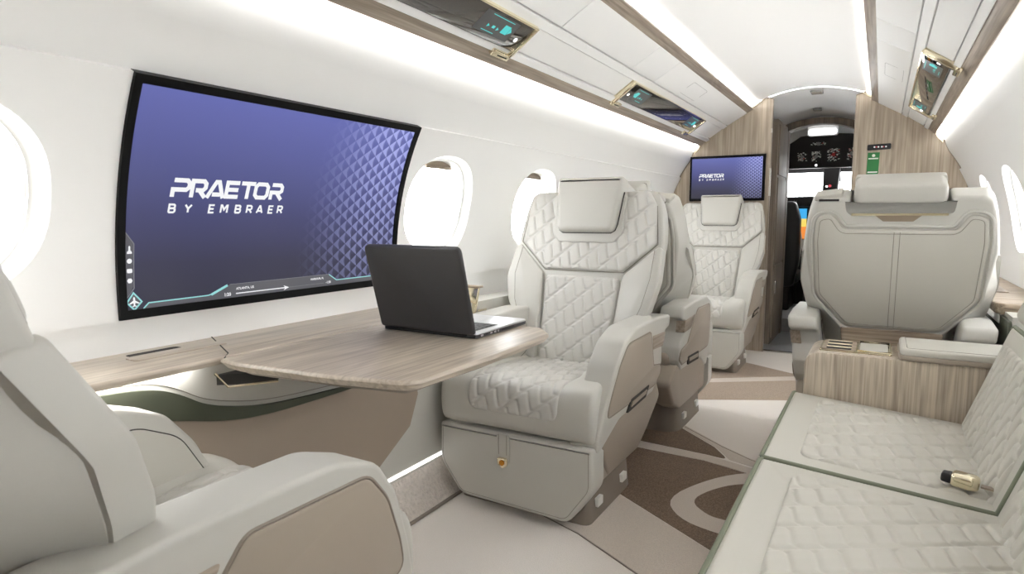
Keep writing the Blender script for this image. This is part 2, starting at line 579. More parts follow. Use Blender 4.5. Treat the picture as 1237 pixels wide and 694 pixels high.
def strip_sheet(name, prof, side, y0, y1, m, thick, parent=None, ny=1):
    """sheet along the cabin from a list of (|x|, z) points; given thickness outward"""
    V = []; Fc = []
    n = len(prof)
    P = np.array(prof)
    t = np.gradient(P, axis=0); t /= np.linalg.norm(t, axis=1, keepdims=True)
    nn = np.stack([t[:, 1], -t[:, 0]], 1)
    nn *= thick
    for y in (y0, y1):
        for p in P: V.append((side * p[0], y, p[1]))
        for p, q in zip(P, nn): V.append((side * (p[0] + q[0]), y, p[1] + q[1]))
    for i in range(n - 1):
        Fc.append([i, i + 1, 2 * n + i + 1, 2 * n + i])
        Fc.append([n + i, 3 * n + i, 3 * n + i + 1, n + i + 1])
        Fc.append([i, n + i, n + i + 1, i + 1]); Fc.append([2 * n + i, 2 * n + i + 1, 3 * n + i + 1, 3 * n + i])
    Fc.append([0, 2 * n, 3 * n, n]); Fc.append([n - 1, 2 * n - 1, 4 * n - 1, 3 * n - 1])
    return mesh_obj(name, V, Fc, m, parent, angle=30)

TH_C = th_of(1.04)
HOLE_Y, HOLE_T = 0.205, 0.198 / R       # flare half sizes
def oval(a, b, k, n, e=2.35):
    g = 2 * math.pi * k / n
    c, s = math.cos(g), math.sin(g)
    return a * math.copysign(abs(c) ** (2 / e), c), b * math.copysign(abs(s) ** (2 / e), s)

def window_panel_geo(side, y0, y1, yc, t0, t1, off):
    """one bay of the window panel, with its oval opening"""
    n = 64
    V, Fc = [], []
    rings = 7
    for j in range(rings + 1):
        w = j / rings
        for k in range(n):
            oy, ot = oval(HOLE_Y, HOLE_T, k, n)
            dy, dt = math.cos(2 * math.pi * k / n), math.sin(2 * math.pi * k / n)
            # point where the ray from the window centre leaves the bay
            sy = (y1 - yc) if dy > 0 else (yc - y0)
            st = (t1 - TH_C) if dt > 0 else (TH_C - t0)
            ry, rth = oy / HOLE_Y, ot / HOLE_T
            mxx = max(abs(ry), abs(rth))
            by, bt = ry / mxx * sy, rth / mxx * st
            V.append(wall_pt(side, yc + oy + (by - oy) * w, TH_C + ot + (bt - ot) * w, off))
    for j in range(rings):
        for k in range(n):
            l = (k + 1) % n
            Fc.append([j * n + k, j * n + l, (j + 1) * n + l, (j + 1) * n + k])
    # return edge at the top and the bottom of the proud panel
    return V, Fc

def build_wall(side, nm, skip):
    t0, t1 = th_of(0.763), th_of(1.306)
    parts = []
    off = -0.012
    edges = [Y0] + [(a + b) / 2 for a, b in zip(WIN_Y[:-1], WIN_Y[1:])] + [Y1]
    for i, yc in enumerate(WIN_Y):
        a, b = edges[i], edges[i + 1]
        if yc in skip:
            parts.append(grid_geo(lambda u, v: wall_pt(side, a + (b - a) * u, t0 + (t1 - t0) * v, off), 6, 20))
        else:
            parts.append(window_panel_geo(side, a, b, yc, t0, t1, off))
    # proud edges of the window panel (the thin ledge lines above and below it)
    for tt in (t0, t1):
        parts.append(grid_geo(lambda u, v: wall_pt(side, Y0 + (Y1 - Y0) * u, tt, off + 0.020 * v), 1, 2))
    V, Fc = join(parts)
    w = struct(mesh_obj('wall_' + nm, V, Fc, WHITE, None, angle=50, recalc=False))
    # band above, turning up into the cove, and the hull below
    up = [(wz(z), z) for z in np.linspace(1.298, 1.42, 12)] + [(0.806, 1.46), (0.797, 1.50), (0.793, 1.56), (0.775, 1.60), (0.70, 1.615), (0.64, 1.615)]
    up = list(map(tuple, chaikin(up, 1)))
    o = strip_sheet('upper_panel', up, side, Y0, Y1, WHITE, 0.01, w)
    lo = [(1.0, -0.02), (1.0, 0.55), (1.003, 0.62)] + [(wz(z), z) for z in np.linspace(0.66, 0.770, 6)]
    strip_sheet('lower_panel', lo, side, Y0, Y1, WHITE, 0.01, w)
    return w

# windows -------------------------------------------------------------------
def build_window(side, yc, idx):
    n = 56
    o = thing('window_%d' % idx, None, None, wall_pt(side, yc, TH_C, 0), kind='structure')
    prof = [(0.205, 0.198, -0.012), (0.200, 0.193, -0.005), (0.188, 0.184, 0.010), (0.180, 0.177, 0.016),
            (0.1765, 0.1745, 0.0155), (0.1755, 0.1735, 0.0205), (0.171, 0.170, 0.022), (0.163, 0.163, 0.035), (0.152, 0.154, 0.075), (0.150, 0.152, 0.085)]
    V, Fc = [], []
    for a, b, off in prof:
        for k in range(n):
            oy, ot = oval(a, b / R, k, n)
            V.append(wall_pt(side, yc + oy, TH_C + ot, off))
    for j in range(len(prof) - 1):
        for k in range(n):
            l = (k + 1) % n
            Fc.append([j * n + k, j * n + l, (j + 1) * n + l, (j + 1) * n + k])
    mesh_obj('window_frame', V, Fc, RIM, o, angle=50, recalc=False)
    V = [wall_pt(side, yc + oval(0.153, 0.155 / R, k, n)[0], TH_C + oval(0.153, 0.155 / R, k, n)[1], 0.080) for k in range(n)]
    mesh_obj('window_pane', V, [list(range(n))], PANE, o, smooth=False)
    # shade pulled up into the head of the opening, with its grip
    poly = []
    for k in range(12, 45):
        oy, ot = oval(0.158, 0.158 / R, k - 14 + n // 4 - 14, n) if False else oval(0.160, 0.161 / R, k * 0.5 + 0, n)
        poly.append((oy, ot))
    poly = [p for p in poly if p[1] > 0.139]
    yl = max(abs(p[0]) for p in poly)
    poly = [(yl, 0.139)] + poly + [(-yl, 0.139)]
    f = lambda a, b, h: wall_pt(side, yc + a, TH_C + b, h)
    slab('window_shade', poly, f, 0.040, 0.048, SHADE, o)
    V, Fc = slab_geo([(-yl * 0.9, 0.132), (yl * 0.9, 0.132), (yl * 0.9, 0.141), (-yl * 0.9, 0.141)], f, 0.030, 0.046)
    mesh_obj('shade_grip', V, Fc, SHADE, o)
    return o

Y_TV = WIN_Y[4] if False else min(WIN_Y, key=lambda y: abs(y - 1.22))
build_wall(-1, 'left', [Y_TV])
build_wall(1, 'right', [])
wi = 1
for side in (-1, 1):
    for yc in WIN_Y:
        if side == -1 and yc == Y_TV: continue
        build_window(side, yc, wi); wi += 1

# floor ----------------------------------------------------------------------
floor = struct(box('floor', -0.95, 0.95, Y0, 5.0, -0.04, 0.0, CARPET))
CARP = [
    ('carpet_band', [(-0.75, 2.30), (-0.46, 2.20), (-0.288, 2.107), (0.076, 1.875), (0.40, 1.66), (0.40, 1.47), (0.08, 1.565), (-0.065, 1.645), (-0.301, 1.774), (-0.75, 1.95)], CARPET_M, 0.0015),
    ('carpet_brown', [(-0.75, 2.62), (-0.44, 2.60), (-0.10, 2.585), (0.10, 2.53), (0.40, 2.45), (0.40, 1.665), (0.076, 1.88), (-0.288, 2.112), (-0.46, 2.205), (-0.75, 2.305)], CARPET_B, 0.0015),
    ('carpet_band', [(-0.75, 2.70), (-0.438, 2.680), (-0.10, 2.655), (0.08, 2.60), (0.40, 2.52), (0.40, 2.455), (0.10, 2.535), (-0.10, 2.59), (-0.44, 2.605), (-0.75, 2.625)], CARPET_M, 0.0015),
    ('carpet_brown', [(-0.75, 3.40), (-0.29, 2.945), (-0.10, 2.765), (-0.02, 2.645), (-0.10, 2.662), (-0.438, 2.687), (-0.75, 2.707)], CARPET_B, 0.0015),
    ('carpet_band', [(-0.75, 3.47), (-0.28, 2.985), (-0.075, 2.80), (0.06, 2.700), (0.40, 2.56), (0.40, 2.53), (0.06, 2.625), (-0.015, 2.65), (-0.095, 2.77), (-0.285, 2.95), (-0.75, 3.405)], CARPET_M, 0.0015),
    ('carpet_brown', [(-0.80, 3.25), (-0.349, 3.468), (0.059, 3.685), (0.42, 3.86), (0.8, 4.02), (0.8, 4.36), (0.06, 4.17), (-0.42, 3.84), (-0.80, 3.60)], CARPET_P, 0.0015),
    ('carpet_band', [(-0.80, 3.60), (-0.42, 3.84), (0.06, 4.17), (0.8, 4.36), (0.8, 4.48), (0.04, 4.27), (-0.44, 3.93), (-0.80, 3.70)], CARPET_M, 0.002),
    ('carpet_brown', [(-0.80, 3.71), (-0.44, 3.94), (0.04, 4.28), (0.8, 4.49), (0.8, 4.52), (0.03, 4.36), (-0.25, 4.52), (-0.55, 4.62), (-0.80, 4.60)], CARPET_P, 0.0015),
]
for nm, poly, m, h in CARP:
    slab(nm, poly, fZ, -0.002, h, m, floor, r=0.02, n=3)
ring_o = chaikin([(0.45, 2.66), (0.20, 2.60), (0.052, 2.531), (-0.06, 2.37), (-0.135, 2.16), (-0.06, 2.03), (0.071, 1.985), (0.25, 1.98), (0.45, 2.02)], 2)
ring_i = chaikin([(0.45, 2.50), (0.20, 2.48), (0.063, 2.42), (-0.02, 2.30), (-0.055, 2.18), (0.02, 2.10), (0.078, 2.09), (0.25, 2.09), (0.45, 2.12)], 2)
V = [(*p, 0.0026) for p in ring_o] + [(*p, 0.0026) for p in ring_i]
n = len(ring_o)
mesh_obj('carpet_ring', V, [[i, i + 1, n + i + 1, n + i] for i in range(n - 1)], CARPET_M, floor)
tube('carpet_seam', [(-0.75, 1.93, 0.0006), (-0.301, 1.768, 0.001), (-0.065, 1.640, 0.001), (0.20, 1.50, 0.001)], 0.0022, TAUPE_D, floor, 6)
tube('carpet_seam', [(-0.285, 2.972, 0.001), (-0.07, 2.785, 0.001), (0.06, 2.690, 0.001), (0.3, 2.58, 0.001)], 0.0016, CARPET_B, floor, 6)
plate = struct(box('trim_1', -0.46, 0.6, 5.0, 6.0, -0.03, 0.004, METALF, b=0.002))
box('sill_strip', -0.40, 0.6, 4.985, 5.015, 0.0, 0.012, CHROME, plate, b=0.003)

# ceiling ---------------------------------------------------------------------
xs = np.linspace(-0.365, 0.365, 33)
prof = [(-0.47, 1.745), (-0.475, 1.80), (-0.455, 1.832), (-0.40, 1.834)] + [(x, ceil_z(x) + (0.012 * max(0, abs(x) - 0.33) / 0.035)) for x in xs] + [(0.40, 1.834), (0.455, 1.832), (0.475, 1.80), (0.47, 1.745)]
V = [(x, y, z) for y in (Y0, Y1 + 0.02) for x, z in prof] + [(x, y, z + 0.02) for y in (Y0, Y1 + 0.02) for x, z in prof]
n = len(prof)
Fc = [[i, i + 1, n + i + 1, n + i] for i in range(n - 1)] + [[2 * n + i, 3 * n + i, 3 * n + i + 1, 2 * n + i + 1] for i in range(n - 1)]
ceiling = struct(mesh_obj('ceiling', V, Fc, CEILW, None, angle=40, recalc=False))

PA, PB = np.array(LOW_IN), np.array(UP_OUT)
PD = PB - PA
PN = np.array([-PD[1], PD[0]]); PN = PN / np.linalg.norm(PN)
if PN[1] > 0: PN = -PN
def fP(side):
    def f(y, s, h):
        b = math.sin(math.pi * min(max(s, 0), 1)) * 0.006
        p = PA + PD * s - PN * (0.0 - b) * -1 + PN * h
        return (side * p[0], y, p[1])
    return f
trim_n = 2
for side in (-1, 1):
    f = fP(side)
    sn = 'left' if side < 0 else 'right'
    # backing of the service channel, closed up to the cove
    V, Fc = grid_geo(lambda u, v: f(Y0 + (Y1 - Y0) * u, -0.05 + 1.12 * v, -0.012), 1, 10)
    mesh_obj('channel_back', V, Fc, CEILW, ceiling, recalc=False)
    # inner lane of valence panels
    cuts = [Y0, -0.6, 0.10, 0.43, 1.12, 1.45, 1.80, 2.13, 2.865, 3.195, Y1]
    for a, b in zip(cuts[:-1], cuts[1:]):
        slab('valence_panel', [(a + 0.002, 0.545), (b - 0.002, 0.545), (b - 0.002, 1.02), (a + 0.002, 1.02)], f, -0.008, 0.004, CEILW, ceiling, 0, 0.002, 2, r=0.008, n=3)
    pts = roundpoly([(3.60, 0.62), (3.60, 0.90), (3.90, 0.90), (3.90, 0.62)], 0.02, 3)
    V, Fc = stroke_geo(pts, 0.004, lambda a, b, h: f(a, b, h), 0.0035, 0.0046, True)
    mesh_obj('access_hatch_line', V, Fc, GREYV, ceiling)
    # middle lip, lower lip, plain channel covers
    slab('channel_lip', [(Y0, 0.415), (Y1, 0.415), (Y1, 0.525), (Y0, 0.525)], f, -0.008, 0.006, CEILW, ceiling, 0, 0.003, 2)
    slab('channel_lip', [(Y0, -0.03), (Y1, -0.03), (Y1, 0.055), (Y0, 0.055)], f, -0.008, 0.008, CEILW, ceiling, 0, 0.003, 2)
    for a, b in ((Y0, 0.58), (2.03, 3.00), (4.42, Y1)):
        slab('channel_cover', [(a, 0.075), (b, 0.075), (b, 0.405), (a, 0.405)], f, -0.010, 0.001, CEILW, ceiling, 0, 0.002, 2)
    # wood strips
    def strip(o_, i_, name):
        o_, i_ = np.array(o_), np.array(i_)
        d = i_ - o_; L_ = np.linalg.norm(d); d /= L_
        nn = np.array([d[1], -d[0]]);
        if nn[1] > 0: nn = -nn
        g = lambda s, h, y: (side * (o_ + d * s + nn * h)[0], y, (o_ + d * s + nn * h)[1])
        poly = roundpoly([(0, 0), (L_, 0), (L_, -0.018), (0, -0.018)], 0.004, 2)
        return slab(name, poly, lambda a, b, h: g(a, b, h), Y0, Y1, WOOD_Y)
    struct(strip(LOW_OUT, LOW_IN, 'trim_%d' % trim_n)); trim_n += 1
    struct(strip(UP_OUT, UP_IN, 'trim_%d' % trim_n)); trim_n += 1
    # cove lamps
    t = thing('cove_light', 'bright light line in cove above %s cabin windows' % sn, 'light', (side * 0.745, 1.75, 1.58))
    V, Fc = slab_geo([(0.05, -0.010), (Y1 - .03, -0.010), (Y1 - .03, 0.010), (0.05, 0.010)], lambda a, b, h: (side * (0.748 + 0.8 * b + 0.6 * h), a, 1.578 + 0.6 * b - 0.8 * h), -0.004, 0.0)
    mesh_obj('led_strip', V, Fc, LED, t)
    box('lamp_rail', min(side * 0.730, side * 0.742), max(side * 0.730, side * 0.742), Y0 + .05, Y1 - .03, 1.578, 1.60, CEILW, t)
    t = thing('cove_light', 'bright light line beside %s edge of arched ceiling' % sn, 'light', (side * 0.44, 1.75, 1.80))
    V, Fc = slab_geo([(0.05, -0.010), (Y1 - .03, -0.010), (Y1 - .03, 0.010), (0.05, 0.010)], lambda a, b, h: (side * (0.440 - 0.8 * h + 0.6 * b), a, 1.797 + 0.8 * b + 0.6 * h), -0.004, 0.0)
    mesh_obj('led_strip', V, Fc, LED_UP, t)
    box('lamp_rail', min(side * 0.446, side * 0.456), max(side * 0.446, side * 0.456), Y0 + .05, Y1 - .03, 1.778, 1.800, CEILW, t)

# overhead service panels ------------------------------------------------------
def service_panel(side, ya, yb, label, ends):
    f = fP(side)
    c = f((ya + yb) / 2, 0.24, 0.0)
    t = thing('service_panel', label, 'service panel', c, 'overhead service panels')
    slab('smoked_glass', [(ya + .015, 0.065), (yb - .015, 0.065), (yb - .015, 0.405), (ya + .015, 0.405)], f, -0.006, 0.016, BLACKGLASS, t, 0, 0.003, 2, r=0.01, n=3)
    for y, s in ((ya, 1), (yb, -1)):
        a, b = sorted((y, y + s * 0.018))
        slab('gold_end', [(a, -0.02), (b, 0.03), (b, 0.41), (a, 0.41)], f, -0.006, 0.022, GOLD, t, 0, 0.004, 2, r=0.008, n=3)
        a, b = sorted((y, y + s * 0.11))
        k = slab('gold_foot', [(a, -0.065), (b, -0.065), (b, 0.015), (a, 0.015)], f, -0.002, 0.020, GOLD, t, 0, 0.006, 2, r=0.008, n=3)
        slab('foot_groove', [(a + .03, -0.035), (b - .02, -0.035), (b - .02, -0.022), (a + .03, -0.022)], f, 0.0195, 0.0206, GAP, k)
    slab('gold_rail', [(ya, 0.405), (yb, 0.405), (yb, 0.425), (ya, 0.425)], f, -0.004, 0.020, GOLD, t)
    for y, s in ends:
        yy = lambda q: y + s * q
        def P(pts): return [(yy(a), b) for a, b in pts]
        d = slab('display', P([(0.10, 0.13), (0.30, 0.13), (0.30, 0.37), (0.10, 0.37)]), f, 0.0155, 0.0165, DISP_D, t)
        V, Fc = join([slab_geo(P([(0.13, 0.20), (0.165, 0.20), (0.165, 0.30), (0.13, 0.30)]), f, .0165, .0172),
                      slab_geo(P([(0.112, 0.25), (0.128, 0.21), (0.128, 0.29)]), f, .0165, .0172),
                      slab_geo(P([(0.18, 0.22), (0.192, 0.20), (0.192, 0.24)]), f, .0165, .0172),
                      slab_geo(P([(0.205, 0.21), (0.220, 0.21), (0.220, 0.24), (0.205, 0.24)]), f, .0165, .0172),
                      slab_geo(P([(0.235, 0.22), (0.247, 0.20), (0.247, 0.24)]), f, .0165, .0172),
                      slab_geo(P([(0.13, 0.345), (0.26, 0.345), (0.26, 0.352), (0.13, 0.352)]), f, .0165, .0172),
                      slab_geo(P([(0.19, 0.155), (0.26, 0.155), (0.26, 0.162), (0.19, 0.162)]), f, .0165, .0172)])
        mesh_obj('icons', V, Fc, CYAN, d)
        ct = np.array(f(yy(0.06), 0.20, 0.016))
        V, Fc = slab_geo([(yy(0.06) + 0.008 * math.cos(g), 0.20 + 0.024 * math.sin(g)) for g in np.linspace(0, 2 * math.pi, 14, endpoint=False)], f, 0.015, 0.0175)
        mesh_obj('reading_light', V, Fc, LAMP, t)
    return t
service_panel(-1, 0.60, 2.01, 'black glass overhead panel nearest the camera, above the big wall screen', [(2.01, -1), (0.60, 1)])
service_panel(-1, 3.01, 4.42, 'far black glass overhead panel above the left windows and quilted seats', [(4.42, -1), (3.01, 1)])
service_panel(1, 3.01, 4.42, 'black glass overhead panel on right side above the seat back', [(4.42, -1), (3.01, 1)])

# aft bulkhead behind the camera
struct(box('wall_back', -1.06, 1.06, Y0 - 0.05, Y0, -0.03, 1.95, WOOD_Z))

# forward bulkhead --------------------------------------------------------------
half_prof = [(0.36, 1.800), (0.43, 1.764), (0.56, 1.672), (0.70, 1.580), (0.745, 1.545), (0.795, 1.49)] + [(wz(z), z) for z in np.linspace(1.42, 0.66, 18)] + [(1.002, 0.6), (1.0, 0.0)]
def partition(side, xe, ztop, name):
    prof = [(xe, 0.0), (xe, ztop), (max(xe + 0.05, 0.29), ceil_z(max(xe + .05, .29)))] + half_prof
    poly = [(side * a, b) for a, b in prof]
    o = struct(slab(name, poly, fY, Y1, Y1 + 0.035, WOOD_Z, None, 0.0, 0.0))
    rim = [(side * a, Y1 - 0.002, b) for a, b in prof[1:]]
    tube('edge_trim', rim, 0.0045, TAUPE_D, o, 6)
    tube('edge_trim', [(side * xe, Y1 - 0.001, 0.0), (side * xe, Y1 - 0.001, ztop)], 0.004, TAUPE, o, 6)
    V, Fc = slab_geo([(side * a, b) for a, b in [(0.30, 1.838), (0.39, 1.80), (0.44, 1.775), (0.44, 1.76), (0.355, 1.80)]], fY, Y1 - 0.012, Y1 + 0.001)
    mesh_obj('lit_end_cap', V, Fc, GOLD, o)
    V, Fc = slab_geo([(side * a, b) for a, b in [(0.735, 1.56), (0.79, 1.52), (0.79, 1.47), (0.755, 1.51)]], fY, Y1 - 0.012, Y1 + 0.001)
    mesh_obj('lit_end_cap', V, Fc, GOLD, o)
    return o
pl = partition(-1, 0.240, 1.840, 'wall_front')
pr = partition(1, 0.285, 1.815, 'wall_front')
box('edge_light_patch', -0.245, -0.238, Y1 - 0.004, Y1 + 0.02, 1.60, 1.63, WPRINT, pl)  # white boxes standing in for the light on the partition edge
box('edge_light_patch', -0.245, -0.237, Y1 - 0.004, Y1 + 0.02, 1.15, 1.35, WPRINT, pl)

# ------------------------------------------------------------------ lower sidewall
def sidewall(side, yb, ya=Y0):
    f = lambda a, b, h: (side * (0.865 - h), a, b)
    t = struct(slab('wall_lower_' + ('left' if side < 0 else 'right'), [(ya, 0.13), (yb, 0.13), (yb, 0.672), (ya, 0.672)], f, -0.10, 0.0, LEATHER))
    return t, f
swl, fL = sidewall(-1, 4.95)
swr, fR = sidewall(1, 4.95, 2.60)
gtop = [(-0.4, 0.652), (0.55, 0.649), (0.69, 0.643), (0.78, 0.630), (0.835, 0.604), (0.885, 0.570), (0.955, 0.545), (1.06, 0.522), (1.20, 0.512), (1.40, 0.503), (1.50, 0.500)]
gbot = [(1.50, 0.493), (1.40, 0.495), (1.20, 0.495), (1.08, 0.497), (0.95, 0.510), (0.80, 0.555), (0.65, 0.59), (0.40, 0.60), (-0.4, 0.60)]
gt = [tuple(p) for p in chaikin(gtop, 2)]; gb = [tuple(p) for p in chaikin(gbot, 2)]
slab('green_band', gt + gb, fL, 0.0, 0.010, GREEN, swl)
tb = gb[::-1]
slab('taupe_panel', [tuple(p) for p in tb] + [(1.66, 0.492), (1.675, 0.40), (1.63, 0.30), (1.46, 0.20), (1.30, 0.16), (-0.4, 0.16)], fL, 0.0, 0.007, TAUPE_W, swl, 0, 0.004)
V, Fc = tube_geo([fL(a, b + 0.012, 0.001) for a, b in gt[10:]], 0.0012, 5)
mesh_obj('stitch_line', V, Fc, SEAM, swl)
slab('green_band', [(2.6, 0.655), (4.9, 0.655), (4.9, 0.45), (3.4, 0.50), (2.6, 0.50)], fR, 0.0, 0.010, GREEN, swr, r=0.02)
# carpeted kick panels with the light line above
for side, sn in ((-1, 'left'), (1, 'right')):
    k = struct(slab('baseboard_' + sn, [(0.795, 0.0), (0.868, 0.135), (0.95, 0.135), (0.95, 0.0)], lambda a, b, h: (side * a, h, b), Y0, 4.95, CARPET_K))
    tube('welt', [(side * 0.797, Y0, 0.006), (side * 0.797, 4.95, 0.006)], 0.006, TAUPE_D, k, 6)
t = thing('floor_light', 'light line above carpeted kick panel along left floor edge', 'light', (-0.862, 2.0, 0.15))
box('led_strip', -0.868, -0.862, 1.0, 4.9, 0.142, 0.152, LED_K, t)

# ------------------------------------------------------------------ side ledges
led = thing('side_ledge', 'near left veneered side ledge below the big wall screen', 'ledge', (-0.9, 1.0, 0.67))
poly = roundpoly([(-0.88, -0.3), (-0.88, 0.50), (-0.776, 0.60), (-0.776, 0.90), (-0.776, 1.88), (-1.012, 1.88), (-1.012, -0.3)], [0, .04, .05, 0, 0.04, 0.0, 0], 4)
V, Fc = slab_geo(poly, fZ, 0.673, 0.690, 0.006, 0.006, 3)
mesh_obj('ledge_top', V, Fc, WOOD_T, led)
sl = slab('storage_slot', [(-0.975, 0.78), (-0.945, 0.78), (-0.945, 0.90), (-0.975, 0.90)], fZ, 0.6895, 0.691, GAP, led, r=0.01)
slab('slot_lid', [(-0.942, 0.76), (-0.895, 0.76), (-0.895, 0.985), (-0.942, 0.985)], fZ, 0.690, 0.693, WOOD_T, led, 0, 0.001, 2, r=0.012)
tube('panel_joint', [(-1.01, 1.02, 0.6903), (-0.80, 0.915, 0.6903), (-0.772, 0.885, 0.688)], 0.0014, GAP, led, 5)
slab('hinge_bracket', [(-0.775, 0.865), (-0.775, 0.97), (-0.70, 0.97), (-0.735, 0.90)], fZ, 0.630, 0.654, GAP, led)
V, Fc = tube_geo([(-0.775, 0.862, 0.657), (-0.75, 0.875, 0.628), (-0.70, 0.968, 0.627)], 0.003, 6)
mesh_obj('gold_edge', V, Fc, GOLD, led)
t = thing('ledge_light', 'light line glowing under near left side ledge', 'light', (-0.80, 0.6, 0.65))
box('led_strip', -0.858, -0.838, -0.2, 0.86, 0.6665, 0.6715, LED_L, t)
led2 = thing('side_ledge', 'far left veneered side ledge running beside the quilted seats', 'ledge', (-0.92, 3.4, 0.60))
box('ledge_top', -1.012, -0.852, 1.885, 4.95, 0.600, 0.630, WOOD_Y, led2, 0.006)
led3 = thing('side_ledge', 'right side veneered ledge below the right windows', 'ledge', (0.92, 3.8, 0.66))
poly = roundpoly([(0.835, 2.75), (0.835, 4.95), (1.008, 4.95), (1.008, 2.75)], [0.06, 0, 0, 0.0], 4)
V, Fc = slab_geo(poly, fZ, 0.660, 0.700, 0.012, 0.006, 3)
mesh_obj('ledge_top', V, Fc, WOOD_X, led3)
slab('slot_lid', [(0.86, 3.15), (0.93, 3.15), (0.93, 3.62), (0.86, 3.62)], fZ, 0.700, 0.704, WOOD_Y, led3, 0, 0.001, 2, r=0.012)
box('under_lip', 0.850, 1.0, 2.78, 4.94, 0.625, 0.659, WHITE, led3, 0.006)

cup = thing('cup_holder', 'gold fold-up cup holder behind the open laptop', 'cup holder', (-0.83, 2.0, 0.63))
V, Fc = slab_geo(roundpoly([(-0.945, 0.632), (-0.850, 0.632), (-0.838, 0.735), (-0.955, 0.735)], 0.01, 3), lambda a, b, h: (a, 2.02 + h + (b - 0.63) * 0.12, b), -0.006, 0.006, 0.003, 0.003, 2)
mesh_obj('flap', V, Fc, GOLD, cup)
box('flap_lip', -0.96, -0.834, 2.018, 2.052, 0.730, 0.738, SHADE, cup, 0.002)
V, Fc = lathe_geo([(0.052, 0.630), (0.052, 0.640), (0.044, 0.640), (0.040, 0.632)], (-0.905, 2.09, 0), 'z', 24)
mesh_obj('cup_ring', V, Fc, GOLD, cup)

# ------------------------------------------------------------------ folding table
tab = thing('folding_table', 'fold-out veneered table carrying a black laptop', 'table', (-0.52, 1.23, 0.68))
poly = roundpoly([(-0.768, 0.872), (-0.70, 0.862), (-0.45, 0.885), (-0.272, 0.920), (-0.262, 1.20), (-0.272, 1.50), (-0.335, 1.575), (-0.60, 1.600), (-0.768, 1.605)], [0.0, 0.03, 0.05, 0.055, 0.05, 0.07, 0.05, 0.05, 0.0], 5)
V, Fc = slab_geo(inset(poly, 0.012), fZ, 0.668, 0.690, 0.0, 0.008, 4, poly)
mesh_obj('table_leaf', V, Fc, WOOD_T, tab)
V, Fc = slab_geo(inset(poly, 0.04), fZ, 0.655, 0.669)
mesh_obj('leaf_underside', V, Fc, TAUPE_D, tab)
box('hinge_arm', -0.765, -0.55, 1.15, 1.19, 0.630, 0.656, GAP, tab, 0.004)
box('hinge_arm', -0.765, -0.55, 1.42, 1.46, 0.630, 0.656, GAP, tab, 0.004)

# ------------------------------------------------------------------ laptop
def laptop():
    x0, x1, yh, yf = -0.705, -0.398, 1.335, 1.610
    z0 = 0.6905
    t = thing('laptop', 'open black laptop seen from behind on the veneered table', 'laptop', ((x0 + x1) / 2, 1.45, z0))
    poly = roundpoly([(x0, yh), (x1, yh), (x1, yf), (x0, yf)], [0.008, 0.008, 0.022, 0.022], 4)
    V, Fc = slab_geo(poly, fZ, z0, z0 + 0.010, 0.004, 0.0, 3)
    mesh_obj('base', V, Fc, LAPTOP, t)
    V, Fc = slab_geo(inset(poly, 0.001), fZ, z0 + 0.010, z0 + 0.0145, 0.0, 0.002, 2)
    deck = mesh_obj('palm_rest', V, Fc, SILVER, t)
    slab('keyboard_well', [(x0 + .022, yh + .03), (x1 - .022, yh + .03), (x1 - .022, yh + .145), (x0 + .022, yh + .145)], fZ, z0 + .0143, z0 + .0148, KEYS, t, r=0.004)
    parts = []
    for r_ in range(5):
        for c_ in range(13):
            a = x0 + 0.026 + c_ * 0.0196; b = yh + 0.034 + r_ * 0.0215
            parts.append(box_geo(a, a + 0.0168, b, b + 0.0180, z0 + .0148, z0 + .0162))
    V, Fc = join(parts)
    k = mesh_obj('keys', V, Fc, KEYS, t); k['kind'] = 'stuff'
    slab('trackpad', [(-0.605, yh + .165), (-0.498, yh + .165), (-0.498, yh + .25), (-0.605, yh + .25)], fZ, z0 + .0143, z0 + .0148, SILVER, t, r=0.005)
    for i, (a, b) in enumerate([(0.02, 0.032), (0.045, 0.056), (0.066, 0.076), (0.085, 0.095), (0.103, 0.110), (0.125, 0.19)]):
        box('port', x1 - 0.0005, x1 + 0.0006, yh + a, yh + b, z0 + 0.0035, z0 + 0.0085, KEYS if i in (1, 5) else SILVER, t)
    tube('hinge', [(x0 + .03, yh - 0.001, z0 + .012), (x1 - .03, yh - 0.001, z0 + .012)], 0.007, BLACK, t, 10)
    a = math.atan2(0.065, 0.225)
    ud = Vector((0, -math.sin(a), math.cos(a))); nd = Vector((0, -math.cos(a), -math.sin(a)))
    o_ = Vector((0, yh, z0 + 0.012))
    def fl(x, s, h):
        p = o_ + ud * s + nd * h
        return (x, p.y, p.z)
    poly = roundpoly([(x0, 0), (x1, 0), (x1, 0.236), (x0, 0.236)], [0.012, 0.012, 0.018, 0.018], 4)
    V, Fc = slab_geo(poly, fl, 0.0, 0.011, 0.001, 0.007, 4)
    lid = mesh_obj('lid', V, Fc, LAPTOP, t)
    slab('lid_screen', [(x0 + .012, .015), (x1 - .012, .015), (x1 - .012, .225), (x0 + .012, .225)], fl, 0.0002, -0.0008, BLACKGLASS, lid)
    return t
laptop()

